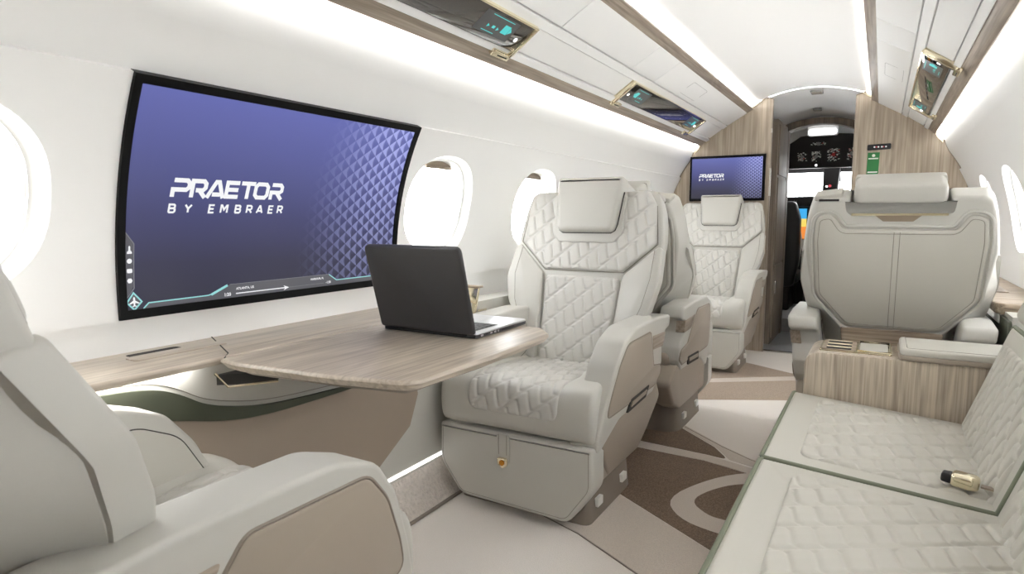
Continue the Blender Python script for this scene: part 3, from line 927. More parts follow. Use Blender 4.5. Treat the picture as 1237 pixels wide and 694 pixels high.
# ------------------------------------------------------------------ lettering
def letters_title():
    return [  # strokes in a box one unit high; letters set on a wide, rounded, slightly slanted grid
        ([(0.10, 0.90), (0.98, 0.90), (1.16, 0.76), (1.16, 0.54), (0.98, 0.40), (0.10, 0.40), (0.10, 0.0)], False, 0.0),
        ([(0.10, 0.0), (0.10, 0.90), (0.86, 0.90), (1.02, 0.77), (1.02, 0.54), (0.86, 0.40), (0.36, 0.40)], False, 1.28),
        ([(0.62, 0.40), (1.06, 0.0)], False, 1.28),
        ([(-0.02, 0.0), (0.52, 0.90), (0.74, 0.90), (1.16, 0.0)], False, 2.50),
        ([(0.34, 0.20), (0.94, 0.20)], False, 2.50),
        ([(1.02, 0.90), (0.10, 0.90), (0.10, 0.10), (1.02, 0.10)], False, 3.78),
        ([(0.10, 0.50), (0.98, 0.50)], False, 3.78),
        ([(0.0, 0.90), (1.12, 0.90)], False, 4.96),
        ([(0.56, 0.90), (0.56, 0.0)], False, 4.96),
        ([(0.28, 0.90), (0.94, 0.90), (1.12, 0.74), (1.12, 0.26), (0.94, 0.10), (0.28, 0.10), (0.10, 0.26), (0.10, 0.74)], True, 6.06),
        ([(0.10, 0.90), (0.84, 0.90), (1.00, 0.77), (1.00, 0.54), (0.84, 0.44), (0.10, 0.44), (0.10, 0.0)], False, 7.42),
        ([(0.60, 0.40), (1.06, 0.0)], False, 7.42)]

def rows_text(frame, u0, v_base, width, height, h):
    sx = width / 8.55
    parts = []
    g = lambda a, b, hh: frame(u0 + (a + 0.12 * b) * sx, v_base + b * height, hh)
    for pl_, cl, x in letters_title():
        pts = [(p[0] + x, p[1]) for p in pl_]
        # stroke in an isotropic space so that the bars keep an even weight
        k = height / sx
        q = [(p[0], p[1] * k) for p in pts]
        parts.append(stroke_geo(q, 0.235 * k, lambda a, b, hh: g(a, b / k, hh), h - 0.0004, h, cl))
    return join(parts)

def picture(t, frame, U0, U1, V0, V1, cov, small=False):
    """everything shown on a display; frame(u, v, h), u and v in metres over the screen"""
    w, hgt = U1 - U0, V1 - V0
    nu, nv = 24, 16
    verts, uv = [], []
    for j in range(nv + 1):
        for i in range(nu + 1):
            verts.append(frame(U0 + w * i / nu, V0 + hgt * j / nv, 0.0)); uv.append((i / nu, j / nv))
    Fc = [[j * (nu + 1) + i, j * (nu + 1) + i + 1, (j + 1) * (nu + 1) + i + 1, (j + 1) * (nu + 1) + i] for j in range(nv) for i in range(nu)]
    s = mesh_obj('screen', verts, Fc, SCREEN, t, recalc=False, uv=uv)
    a = lambda fu: U0 + w * fu
    b = lambda fv: V0 + hgt * fv
    V, Fc = rows_text(frame, a(0.112), b(0.525), w * 0.352, hgt * 0.088, 0.0012)
    mesh_obj('title_lettering', V, Fc, WGLOW, s)
    G = {'B': [([(.1, 0), (.1, 1), (.7, 1), (.84, .88), (.84, .66), (.7, .52), (.1, .52)], 0), ([(.7, .52), (.88, .40), (.88, .14), (.72, 0), (.1, 0)], 0)],
         'Y': [([(.05, 1), (.48, .48), (.48, 0)], 0), ([(.91, 1), (.48, .48)], 0)],
         'E': [([(.82, 1), (.1, 1), (.1, 0), (.82, 0)], 0), ([(.1, .5), (.76, .5)], 0)],
         'M': [([(.1, 0), (.1, 1), (.22, 1), (.58, .42), (.94, 1), (1.06, 1), (1.06, 0)], 0)],
         'R': [([(.1, 0), (.1, 1), (.7, 1), (.86, .86), (.86, .60), (.7, .46), (.1, .46)], 0), ([(.52, .46), (.9, 0)], 0)],
         'A': [([(.02, 0), (.42, 1), (.54, 1), (.94, 0)], 0), ([(.2, .28), (.76, .28)], 0)]}
    gh, gw = hgt * 0.037, w * 0.0205
    kk = gh / gw
    for ch, ux in zip('BYEMBRAER', (0.108, 0.153, 0.222, 0.258, 0.304, 0.342, 0.378, 0.418, 0.451)):
        V, Fc = join([stroke_geo([(p[0], p[1] * kk) for p in q], 0.25, lambda a_, b_, hh: frame(a(ux) + (a_ + 0.12 * b_) * gw, b(0.452) + b_ * gw, hh), 0.0008, 0.0012) for q, _ in G[ch]])
        mesh_obj('subtitle_letter', V, Fc, WGLOW, s)
    return s

# wall television ---------------------------------------------------------------
def fTV(y, z, h):
    t_ = math.asin((z - ZC) / R)
    return wall_pt(-1, y, t_, -0.017 - h)
tv = thing('television', 'big curved wall screen with black bezel above the folding table', 'television', (-1.0, 1.27, 1.03))
TY0, TY1, TZ0, TZ1 = 0.790, 1.742, 0.765, 1.307
nz = 16
ol = [(TY0, TZ0 + (TZ1 - TZ0) * k / nz) for k in range(nz + 1)] + [(TY1, TZ1 - (TZ1 - TZ0) * k / nz) for k in range(nz + 1)]
il = [(TY0 + .018 if a < 1.2 else TY1 - .022, TZ0 + .022 + (TZ1 - TZ0 - .04) * (b - TZ0) / (TZ1 - TZ0)) for a, b in ol]
n = len(ol)
V = [fTV(a, b, -0.03) for a, b in ol] + [fTV(a, b, 0.004) for a, b in ol] + [fTV(a, b, 0.004) for a, b in il] + [fTV(a, b, -0.002) for a, b in il]
Fc = []
for j in range(3):
    for i in range(n):
        k = (i + 1) % n
        Fc.append([j * n + i, j * n + k, (j + 1) * n + k, (j + 1) * n + i])
mesh_obj('bezel', V, Fc, BEZEL, tv, angle=30)
scr = picture(tv, fTV, TY0 + .016, TY1 - .020, TZ0 + .020, TZ1 - .016, None)
def poly_on(name, pts, m, h=0.0010, par=scr, fr=fTV):
    V, Fc = slab_geo(pts, fr, h - 0.0004, h)
    return mesh_obj(name, V, Fc, m, par)
# left tab of icons
V, Fc = grid_geo(lambda u, v: fTV((0.8085 + 0.0010 * v) + u * float(np.interp(v, [0, .15, .83, 1], [0, .0155, .018, 0])), 0.815 + 0.151 * v, 0.0006), 1, 18)
mesh_obj('icon_tab', V, Fc, PANEL_G, scr, recalc=False)
V, Fc = stroke_geo([(0.809, 0.968), (0.8285, 0.941), (0.828, 0.91), (0.8275, 0.88), (0.827, 0.86), (0.8265, 0.837), (0.808, 0.813)], 0.0018, fTV, .0005, .001)
mesh_obj('tab_outline', V, Fc, GGLOW, scr)
def disc(cx, cy, r, n=14): return [(cx + r * math.cos(2 * math.pi * k / n), cy + r * math.sin(2 * math.pi * k / n)) for k in range(n)]
poly_on('tab_icon', h=0.0014, m=WGLOW, pts=[(0.8125, 0.918), (0.8235, 0.918), (0.8235, 0.922), (0.8200, 0.926), (0.8200, 0.934), (0.8180, 0.937), (0.8160, 0.934), (0.8160, 0.926), (0.8125, 0.922)])
poly_on('tab_icon', disc(0.818, 0.901, 0.0058), WGLOW)
poly_on('tab_icon', roundpoly([(0.8118, 0.873), (0.8238, 0.873), (0.8238, 0.883), (0.8118, 0.883)], 0.003, 2), WGLOW)
poly_on('tab_icon', disc(0.8175, 0.855, 0.0062, 6), WGLOW)
# diamond button with an aeroplane
dm = [(0.824, 0.826), (0.842, 0.804), (0.824, 0.786), (0.808, 0.804)]
poly_on('diamond_button', dm, PANEL_G, 0.0006)
V, Fc = stroke_geo(dm, 0.0034, fTV, .0006, .0012, True)
mesh_obj('diamond_outline', V, Fc, CYAN_L, scr)
pc = (0.8245, 0.805)
poly_on('plane_icon', [(pc[0] + a * 0.010, pc[1] + b * 0.010) for a, b in [(0, 1.2), (.2, .9), (.22, .3), (1.1, -.3), (1.1, -.55), (.2, -.25), (.15, -.8), (.45, -1.0), (.45, -1.2), (0, -1.05), (-.45, -1.2), (-.45, -1.0), (-.15, -.8), (-.2, -.25), (-1.1, -.55), (-1.1, -.3), (-.22, .3), (-.2, .9)]], WGLOW, 0.0014)
# flight progress band
poly_on('progress_band', [(0.845, 0.786), (0.857, 0.798), (1.02, 0.799), (1.075, 0.8225), (1.425, 0.8225), (1.455, 0.802), (1.718, 0.802), (1.718, 0.786)], PANEL_G, 0.0006)
V, Fc = join([stroke_geo([(0.845, 0.787), (0.858, 0.799), (1.01, 0.800), (1.028, 0.803), (1.068, 0.8215)], 0.0030, fTV, .0006, .0012),
              stroke_geo([(1.425, 0.8215), (1.455, 0.802), (1.718, 0.802)], 0.0030, fTV, .0006, .0012)])
mesh_obj('band_outline', V, Fc, CYAN_L, scr)
V, Fc = stroke_geo([(1.020, 0.801), (1.068, 0.821)], 0.006, fTV, .0006, .0014)
mesh_obj('band_highlight', V, Fc, CYAN_L, scr)
V, Fc = stroke_geo([(1.075, 0.8225), (1.425, 0.8225)], 0.0014, fTV, .0006, .0012)
mesh_obj('band_edge', V, Fc, GGLOW, scr)
V, Fc = stroke_geo([(1.092, 0.7965), (1.255, 0.7965)], 0.0028, fTV, .0006, .0012)
mesh_obj('progress_line', V, Fc, WGLOW, scr)
V, Fc = stroke_geo([(1.265, 0.7965), (1.402, 0.7965)], 0.0012, fTV, .0006, .0012)
mesh_obj('progress_line', V, Fc, GGLOW, scr)
poly_on('progress_arrow', [(1.249, 0.8035), (1.268, 0.7965), (1.249, 0.7895), (1.254, 0.7965)], WGLOW, 0.0014)
for body, u, v, sz in (('1:20', 1.058, 0.7925, 0.012), ('ATLANTA, US', 1.093, 0.8065, 0.009), ('HARBOUR, FL', 1.350, 0.8095, 0.0085), ('-1:30', 1.410, 0.7945, 0.010)):
    V, Fc = text_geo(body, fTV, u, v, sz, 0.0013, bold=0.03)
    mesh_obj('small_lettering', V, Fc, WGLOW, scr)

# bulkhead television
tv2 = thing('television', 'small flat screen on wood bulkhead behind the far seat', 'television', (-0.54, 4.96, 1.28))
fB = lambda a, b, h: (a, 4.955 - h, b)
slab('bezel', [(-0.812, 1.118), (-0.272, 1.118), (-0.272, 1.452), (-0.812, 1.452)], fB, -0.024, 0.0, BEZEL, tv2, 0, 0.003, 2)
picture(tv2, lambda a, b, h: (a, 4.9542 - h, b), -0.797, -0.290, 1.136, 1.434, None, True)

# sign and placard on the right bulkhead
sg = thing('sign', 'small black sign with lit symbols on right bulkhead', 'sign', (0.435, 4.97, 1.462))
slab('sign_body', [(0.366, 1.442), (0.503, 1.446), (0.503, 1.484), (0.366, 1.480)], lambda a, b, h: (a, 4.98 - h, b), 0.0, 0.012, BLACK, sg, 0, 0.002, 2, r=0.008)
for i, (x, m) in enumerate(((0.408, WGLOW), (0.419, REDG), (0.431, WGLOW), (0.451, WGLOW), (0.461, REDG), (0.475, WGLOW))):
    slab('lit_symbol', disc(x, 1.463, 0.0055 if m is WGLOW else 0.004, 8), lambda a, b, h: (a, 4.98 - h, b), 0.012, 0.0128, m, sg)
pcd = thing('placard', 'green upright placard on right wood bulkhead', 'placard', (0.405, 4.975, 1.35))
fpl = lambda a, b, h: (a + (b - 1.35) * 0.02, 4.98 - h, b)
slab('plate', [(0.370, 1.262), (0.440, 1.262), (0.440, 1.428), (0.370, 1.428)], fpl, 0.0, 0.003, PLACARD, pcd)
slab('emblem', disc(0.405, 1.408, 0.010, 12), fpl, 0.003, 0.0036, WPRINT, pcd)
for z in (1.388, 1.298):
    slab('white_line', [(0.376, z - .004), (0.434, z - .004), (0.434, z + .004), (0.376, z + .004)], fpl, 0.003, 0.0036, WPRINT, pcd)

# ------------------------------------------------------------------ cabin seat
def make_seat(label):
    t = thing('cabin_seat', label, 'seat', (0, 0, 0), 'quilted leather cabin seats')
    SL = 0.2 / 0.68
    cn = math.hypot(1, SL)
    def fbk(x, z, h):
        return (x, 0.395 + (z - 0.42) * SL - h / cn, z + h * SL / cn)
    # floor base and clips
    poly = roundpoly([(-0.25, 0.0), (0.25, 0.0), (0.25, 0.44), (-0.25, 0.44)], [0.03, 0.03, 0.09, 0.09], 5)
    V, Fc = slab_geo(poly, fZ, 0.0, 0.135, 0.0, 0.012, 2, inset(poly, 0.012))
    bs = mesh_obj('base', V, Fc, TAUPE_D, t)
    for s in (-1, 1):
        for y in (0.085, 0.315):
            a, b = sorted((s * 0.238, s * 0.256))
            box('floor_clip', a, b, y - 0.022, y + 0.022, 0.042, 0.072, CLIP, bs, 0.003)
    # lower shell
    poly = roundpoly([(0.02, 0.13), (0.42, 0.13), (0.50, 0.17), (0.58, 0.26), (0.66, 0.36), (0.69, 0.41), (0.66, 0.44), (0.48, 0.44), (0.44, 0.40), (0.30, 0.38), (0.02, 0.30)], 0.03, 4)
    slab('lower_shell', poly, fX, -0.272, 0.272, TAUPE, t, 0.02, 0.02, 3)
    # leg rest
    fl = [(-0.288, 0.286), (-0.290, 0.150), (-0.205, 0.040), (0.205, 0.030), (0.290, 0.150), (0.288, 0.286)]
    rr = roundpoly(fl, [0.01, 0.08, 0.05, 0.05, 0.08, 0.01], 5)
    V, Fc = slab_geo(rr, lambda a, b, h: (a, h, b), 0.02, -0.070, 0.0, 0.014, 4)
    lg = mesh_obj('leg_rest', V, Fc, LEATHER, t)
    V, Fc = tube_geo([(a, -0.0695, b) for a, b in inset(rr, 0.014)], 0.0013, 5, True)
    mesh_obj('stitch_line', V, Fc, SEAM, lg)
    # pull strap
    slab('pull_strap', [(-0.024, 0.286), (0.024, 0.286), (0.024, 0.190), (0.0, 0.170), (-0.024, 0.190)], lambda a, b, h: (a - .03, -0.070 - h, b), 0.0, 0.004, LEATHER, t, 0, 0.002, 2, r=0.012)
    for s in (-0.015, 0.015):
        tube('strap_stitch', [(-.03 + s, -0.0742, 0.284), (-.03 + s, -0.0742, 0.215)], 0.0011, SEAM, t, 5)
    bd = slab('badge', [(-0.020, 0.206), (0.020, 0.206), (0.018, 0.180), (0.0, 0.168), (-0.018, 0.180)], lambda a, b, h: (a - .03, -0.074 - h, b), 0.0, 0.006, GOLD, t, 0, 0.003, 3, r=0.012)
    slab('amber_emblem', disc(-0.03, 0.189, 0.010, 12), lambda a, b, h: (a, -0.080 - h, b), 0.0, 0.0015, BADGE, bd)
    # seat cushion
    prof = chaikin([(-0.050, 0.296), (-0.066, 0.315), (-0.072, 0.36), (-0.068, 0.42), (-0.040, 0.458), (0.03, 0.468), (0.20, 0.458), (0.40, 0.436), (0.46, 0.432)], 2)
    bot = [(0.46, 0.300), (-0.03, 0.292)]
    ring = [tuple(p) for p in prof] + bot
    xs_ = [-0.290, -0.288, -0.281, -0.270, -0.25, -0.225, -0.21, -0.195, -0.18, -0.165, -0.15]
    xs_ = xs_ + [-x for x in xs_[::-1]]
    cy, cz = 0.19, 0.38
    V, Fc = [], []
    for x in xs_:
        ax = abs(x)
        e = max(0.0, (ax - 0.270) / 0.020); ins = 0.020 * (1 - math.sqrt(max(0, 1 - e * e)))
        u = min(max((ax - 0.165) / 0.055, 0), 1); u = u * u * (3 - 2 * u)
        for (y, z) in ring:
            w = min(max((z - 0.36) / 0.09, 0), 1)
            wf = min(max((y + 0.02) / 0.08, 0), 1)
            zz = z + 0.034 * u * w * (0.35 + 0.65 * wf)
            dy, dz = y - cy, zz - cz
            L_ = math.hypot(dy, dz)
            V.append((x, y - dy / L_ * ins, zz - dz / L_ * ins))
    N = len(ring)
    for j in range(len(xs_) - 1):
        for i in range(N):
            k = (i + 1) % N
            Fc.append([j * N + i, j * N + k, (j + 1) * N + k, (j + 1) * N + i])
    Fc.append(list(range(N))); Fc.append([(len(xs_) - 1) * N + i for i in range(N)])
    cu = mesh_obj('seat_cushion', V, Fc, LEATHER, t, angle=50)
    # quilted insert over the cushion front and top
    d_ = np.diff(prof, axis=0); sl_ = np.concatenate([[0], np.cumsum(np.hypot(d_[:, 0], d_[:, 1]))])
    tg = np.gradient(prof, axis=0); tg /= np.linalg.norm(tg, axis=1, keepdims=True)
    nr = np.stack([-tg[:, 1], tg[:, 0]], 1)
    def fcu(x, s, h):
        y = np.interp(s, sl_, prof[:, 0]); z = np.interp(s, sl_, prof[:, 1])
        ny = np.interp(s, sl_, nr[:, 0]); nz_ = np.interp(s, sl_, nr[:, 1])
        return (x, y + ny * h, z + nz_ * h)
    s0 = float(sl_[np.argmin(np.abs(prof[:14, 1] - 0.352))]); s1 = float(sl_[-1]) - 0.03
    quilt('quilted_insert', rrows([(-0.168, s0), (-0.168, s1)], [(0.168, s0), (0.168, s1)], 0.035), fcu, 120, 170, LEATHER_Q, cu, 0.008, 0.0055, phase=(0.02, 0.0))
    # back shell
    zz = [0.34, 0.45, 0.58, 0.66, 0.76, 0.92, 1.03, 1.085, 1.102]
    hf = [0.20, 0.215, 0.255, 0.295, 0.318, 0.308, 0.292, 0.275, 0.250]
    hr = [0.12, 0.13, 0.15, 0.205, 0.272, 0.296, 0.284, 0.266, 0.240]
    def outl(h_):
        R_ = list(zip(h_, zz)); Lh = [(-a, b) for a, b in R_[::-1]]
        notch = [(0.150, 1.102), (0.146, 1.055), (-0.146, 1.055), (-0.150, 1.102)]
        return roundpoly(R_ + notch + Lh, [0.0, .05, .05, .05, .08, .1, .08, .03, .03] + [0.016, 0.014, 0.014, 0.016] + [.03, .03, .08, .1, .08, .05, .05, .05, 0], 4, True)
    V, Fc = slab_geo(outl(hf), fbk, 0.0, -0.125, 0.010, 0.016, 4, outl(hr))
    sh = mesh_obj('back_shell', V, Fc, LEATHER, t, angle=40)
    # rear panel with stitched outline
    rp = [(-0.150, 0.625), (0.150, 0.625), (0.252, 0.745), (0.262, 0.95), (0.255, 1.035), (0.205, 1.045), (0.170, 0.990), (-0.170, 0.990), (-0.205, 1.045), (-0.255, 1.035), (-0.262, 0.95), (-0.252, 0.745)]
    rr_ = roundpoly(rp, [.05, .05, .06, .05, .03, .03, .03, .03, .03, .03, .05, .06], 5)
    V, Fc = slab_geo(rr_, fbk, -0.110, -0.136, 0.0, 0.008, 3)
    bp = mesh_obj('rear_panel', V, Fc, LEATHER_B, t)
    V, Fc = tube_geo([fbk(a, b, -0.1362) for a, b in inset(rr_, 0.012)], 0.0012, 5, True)
    mesh_obj('stitch_line', V, Fc, SEAM, bp)
    V, Fc = tube_geo([fbk(a, b, -0.1255) for a, b in inset(rr_, -0.012)], 0.006, 6, True)
    mesh_obj('welt', V, Fc, LEATHER, bp)
    for s in (-0.009, 0.009):
        tube('centre_stitch', [fbk(s, 0.632, -0.1362), fbk(s, 0.984, -0.1362)], 0.0011, SEAM, bp, 5)
    slab('wood_trim', [(-0.150, 0.48), (0.150, 0.48), (0.165, 0.618), (-0.165, 0.618)], fbk, -0.10, -0.134, WOOD_X, t, 0, 0.004, 2, r=0.01)
    # headrest with posts, rear pad and gold plate
    hp = roundpoly([(-0.120, 0.932), (0.120, 0.932), (0.142, 1.13), (0.138, 1.146), (-0.138, 1.146), (-0.142, 1.13)], [0.03, 0.03, 0.02, 0.012, 0.012, 0.02], 5)
    V, Fc = slab_geo(hp, fbk, -0.01, 0.052, 0.0, 0.020, 4)
    hd = mesh_obj('headrest', V, Fc, LEATHER, t)
    V, Fc = tube_geo([fbk(a, b, 0.0165) for a, b in [(-0.139, 1.09), (-0.127, 0.965), (-0.119, 0.942), (-0.103, 0.932), (0.103, 0.932), (0.119, 0.942), (0.127, 0.965), (0.139, 1.09)]], 0.0030, 6)
    mesh_obj('piping', V, Fc, GAP, hd)
    V, Fc = slab_geo(roundpoly([(-0.140, 1.076), (0.140, 1.076), (0.138, 1.146), (-0.138, 1.146)], 0.022, 5), fbk, -0.005, -0.128, 0.0, 0.016, 4)
    mesh_obj('rear_pad', V, Fc, LEATHER, hd)
    slab('pad_recess', [(-0.134, 1.050), (0.134, 1.050), (0.134, 1.080), (-0.134, 1.080)], fbk, -0.02, -0.100, TAUPE_D, hd)
    for s in (-0.115, 0.115):
        V, Fc = box_geo(s - 0.011, s + 0.011, -0.010, 0.010, 0, 0.04)
        V = [fbk(a, 1.045 + c, -0.108 + b) for a, b, c in V]
        mesh_obj('headrest_post', V, Fc, BLACK, hd)
    slab('gold_plate', [(-0.144, 1.040), (0.144, 1.040), (0.144, 1.047), (-0.144, 1.047)], fbk, -0.10, -0.129, GOLD, t)
    slab('gold_catch', [(-0.070, 1.041), (-0.045, 1.020), (0.045, 1.020), (0.070, 1.041)], fbk, -0.115, -0.130, SHADE, t)
    # collar below the headrest
    slab('collar', [(-0.118, 0.895), (0.118, 0.895), (0.150, 0.93), (0.150, 1.085), (-0.150, 1.085), (-0.150, 0.93)], fbk, -0.01, 0.017, LEATHER, t, 0, 0.006, 3, r=0.02)
    # quilted yoke and lumbar panel
    yoke = quilt('quilted_yoke', rrows([(-0.165, 0.788), (-0.288, 0.895), (-0.274, 1.04), (-0.238, 1.098)], [(0.165, 0.788), (0.288, 0.895), (0.274, 1.04), (0.238, 1.098)], 0.022),
                 fbk, 200, 120, LEATHER_Q, t, 0.013, 0.0055, phase=(0.01, 0.03))
    V, Fc = tube_geo([fbk(a, b, 0.002) for a, b in [(-0.272, 1.04), (-0.291, 0.895), (-0.168, 0.785), (0.168, 0.785), (0.291, 0.895), (0.272, 1.04)]], 0.0022, 5)
    mesh_obj('seam', V, Fc, SEAM, yoke)
    quilt('quilted_lumbar', rrows([(-0.140, 0.425), (-0.160, 0.765)], [(0.140, 0.425), (0.160, 0.765)], 0.022),
          fbk, 120, 130, LEATHER_Q, t, 0.017, 0.0055, phase=(0.03, 0.01))
    # bolsters beside the lumbar panel
    for s in (-1, 1):
        wp = [(0.150, 0.430), (0.170, 0.768), (0.294, 0.880), (0.3115, 0.875), (0.3205, 0.76), (0.2975, 0.66), (0.2575, 0.58), (0.2175, 0.45)]
        wp = [(s * a, b) for a, b in wp]
        rr_ = roundpoly(wp, [.014, .02, .014, .012, .05, .05, .04, .02], 4)
        V, Fc = slab_geo(rr_, fbk, -0.026, 0.030, 0.0, 0.008, 3)
        V = [(v[0], v[1] - 0.16 * max(0, abs(v[0]) - 0.16) + 0.045 * max(0, min(1, (v[2] - 0.73) / 0.15)), v[2]) for v in V]
        b_ = mesh_obj('bolster', V, Fc, LEATHER, t, angle=50)
        V, Fc = tube_geo([(lambda q: (q[0], q[1] - 0.16 * (abs(q[0]) - 0.16) + 0.045 * max(0, min(1, (q[2] - 0.73) / 0.15)), q[2]))(fbk(s * a, b, 0.0305)) for a, b in [(0.283, 0.865), (0.286, 0.76), (0.266, 0.66), (0.235, 0.58)]], 0.0012, 5)
        mesh_obj('stitch_line', V, Fc, SEAM, b_)
    # arm rests
    for s in (-1, 1):
        side = lambda a, b, h: (s * (h + (b - 0.6) * 0.12), a, b)
        ap = [(-0.045, 0.268), (-0.050, 0.325), (-0.022, 0.420), (0.025, 0.535), (0.080, 0.606), (0.170, 0.638), (0.400, 0.640), (0.560, 0.630), (0.572, 0.582), (0.520, 0.572),
              (0.505, 0.520), (0.535, 0.455), (0.530, 0.400), (0.470, 0.342), (0.120, 0.335), (-0.020, 0.268)]
        rr_ = roundpoly(ap, [.02, .03, .05, .06, .06, .06, .05, .02, .016, .02, .02, .02, .02, .03, .08, .03], 4)
        V, Fc = slab_geo(rr_, side, 0.235, 0.335, 0.011, 0.010, 3)
        ar = mesh_obj('armrest', V, Fc, LEATHER, t, angle=45)
        V, Fc = tube_geo([side(a, b, 0.3328) for a, b in inset(rr_, 0.0065)], 0.0012, 5, True)
        mesh_obj('stitch_line', V, Fc, SEAM, ar)
        pp = [(-0.008, 0.372), (0.012, 0.440), (0.055, 0.535), (0.105, 0.592), (0.330, 0.596), (0.370, 0.540), (0.425, 0.455), (0.520, 0.440), (0.522, 0.402), (0.470, 0.372)]
        rr_ = roundpoly(pp, [.03, .06, .06, .05, .03, .03, .02, .015, .015, .03], 5)
        sp = slab('side_panel', rr_, side, 0.300, 0.339, TAUPE, ar, 0, 0.005, 2)
        V, Fc = tube_geo([side(a, b, 0.3345) for a, b in inset(rr_, -0.0025)], 0.0030, 5, True)
        mesh_obj('panel_gap', V, Fc, TAUPE_D, sp)  # dark ring stands in for the shadow gap around the panel
        pp = [(-0.005, 0.275), (-0.010, 0.364), (0.30, 0.366), (0.480, 0.366), (0.520, 0.380), (0.600, 0.300), (0.48, 0.19), (0.36, 0.14), (0.10, 0.14)]
        slab('lower_side_panel', pp, side, 0.255, 0.330, TAUPE, ar, 0, 0.012, 3, r=0.03)
        lt = slab('latch_recess', [(0.175, 0.340), (0.205, 0.384), (0.395, 0.392), (0.370, 0.350)], side, 0.320, 0.3405, GAP, ar, r=0.006)
        slab('latch_handle', [(0.200, 0.355), (0.215, 0.373), (0.370, 0.380), (0.358, 0.364)], side, 0.3405, 0.343, SHADE, ar, r=0.004)
        slab('wood_inlay', [(0.395, 0.520), (0.512, 0.515), (0.524, 0.570), (0.360, 0.578)], side, 0.300, 0.3365, WOOD_Y, ar, 0, 0.003, 2, r=0.008)
        ip_ = roundpoly([(0.02, 0.36), (0.00, 0.44), (0.06, 0.555), (0.14, 0.595), (0.40, 0.590), (0.38, 0.47)], [.02, .06, .08, .06, .03, .03], 5)
        V, Fc = slab_geo(ip_, side, 0.2365, 0.2335, 0.0, 0.001, 2)
        inn = mesh_obj('inner_panel', V, Fc, LEATHER_B, ar)
        V, Fc = tube_geo([side(a, b, 0.2350) for a, b in ip_], 0.0018, 5, True)
        mesh_obj('panel_gap', V, Fc, GAP, inn)
        V, Fc = lathe_geo([(0.012, 0.0), (0.012, -0.006), (0.006, -0.010)], (0, 0, 0), 'x', 14)
        mesh_obj('recline_button', [(s * (0.2335 + p[0]), p[1] + 0.20, p[2] + 0.55) for p in V], Fc, GOLD, ar)
    # grab handle on the aisle-side shoulder
    V, Fc = slab_geo(roundpoly([(0.175, 0), (0.265, 0), (0.265, 0.018), (0.175, 0.018)], 0.006, 3), lambda a, b, h: fbk(a, 1.098 + b, h), -0.035, -0.115, 0.004, 0.004, 3)
    V = [(v[0], v[1], v[2] - (abs(v[0]) - 0.175) * 0.12) for v in V]
    gh = mesh_obj('grab_handle', V, Fc, LEATHER_B, t)
    V, Fc = slab_geo([(0.185, 0), (0.25, 0), (0.25, 0.006), (0.185, 0.006)], lambda a, b, h: fbk(a, 1.091 + b, h), -0.11, -0.128)
    mesh_obj('handle_gap', V, Fc, GAP, gh)
    return t

proto = make_seat('quilted pale leather seat beyond the folding table, cushion facing the camera')
def place_seat(o, x, y, rot, label=None, flip=False, outboard=None, back=0.0):
    o.location = (x, y, 0); o.rotation_euler = (0, 0, rot)
    if label: o['label'] = label
    for c in o.children:
        if c.name.startswith('armrest'): c.location.y += back
    if outboard:
        a_ = [c for c in o.children if c.name.startswith('armrest')]
        a_ = max(a_, key=lambda c: c.data.vertices[0].co.x * outboard)
        a_.location.y += 0.02
    # the wall-side arm is set a little further in
    for c in o.children:
        if c.name.startswith('armrest'):
            wx = x + math.cos(rot) * c.data.vertices[0].co.x
            if abs(wx) > abs(x): c.location.x -= 0.032 * math.copysign(1, c.data.vertices[0].co.x)
    if flip:
        for c in o.children:
            if c.name.startswith('grab_handle'):
                me = c.data.copy(); me.transform(Matrix.Scale(-1, 4, (1, 0, 0))); me.flip_normals(); c.data = me
                for g in c.children:
                    me = g.data.copy(); me.transform(Matrix.Scale(-1, 4, (1, 0, 0))); me.flip_normals(); g.data = me
SEATS = [(-0.54, 0.83, math.pi, 'leather seat nearest the camera at lower left, facing the table', True),
         (-0.54, 3.29, math.pi, 'leather seat facing away, directly behind the seat at the table', True),
         (-0.53, 4.18, 0.0, 'farthest quilted leather seat, in front of small bulkhead screen', False),
         (0.525, 3.29, math.pi, 'leather seat showing its broad back, beyond the wood console', False)]
copies = [copy_tree(proto) for _ in SEATS]
place_seat(proto, -0.54, 1.825, 0.0)
for c, (x, y, r_, lb, fl_) in zip(copies, SEATS):
    place_seat(c, x, y, r_, lb, fl_, 1 if y < 1 else None, 0.14 if y == 3.29 else 0.0)

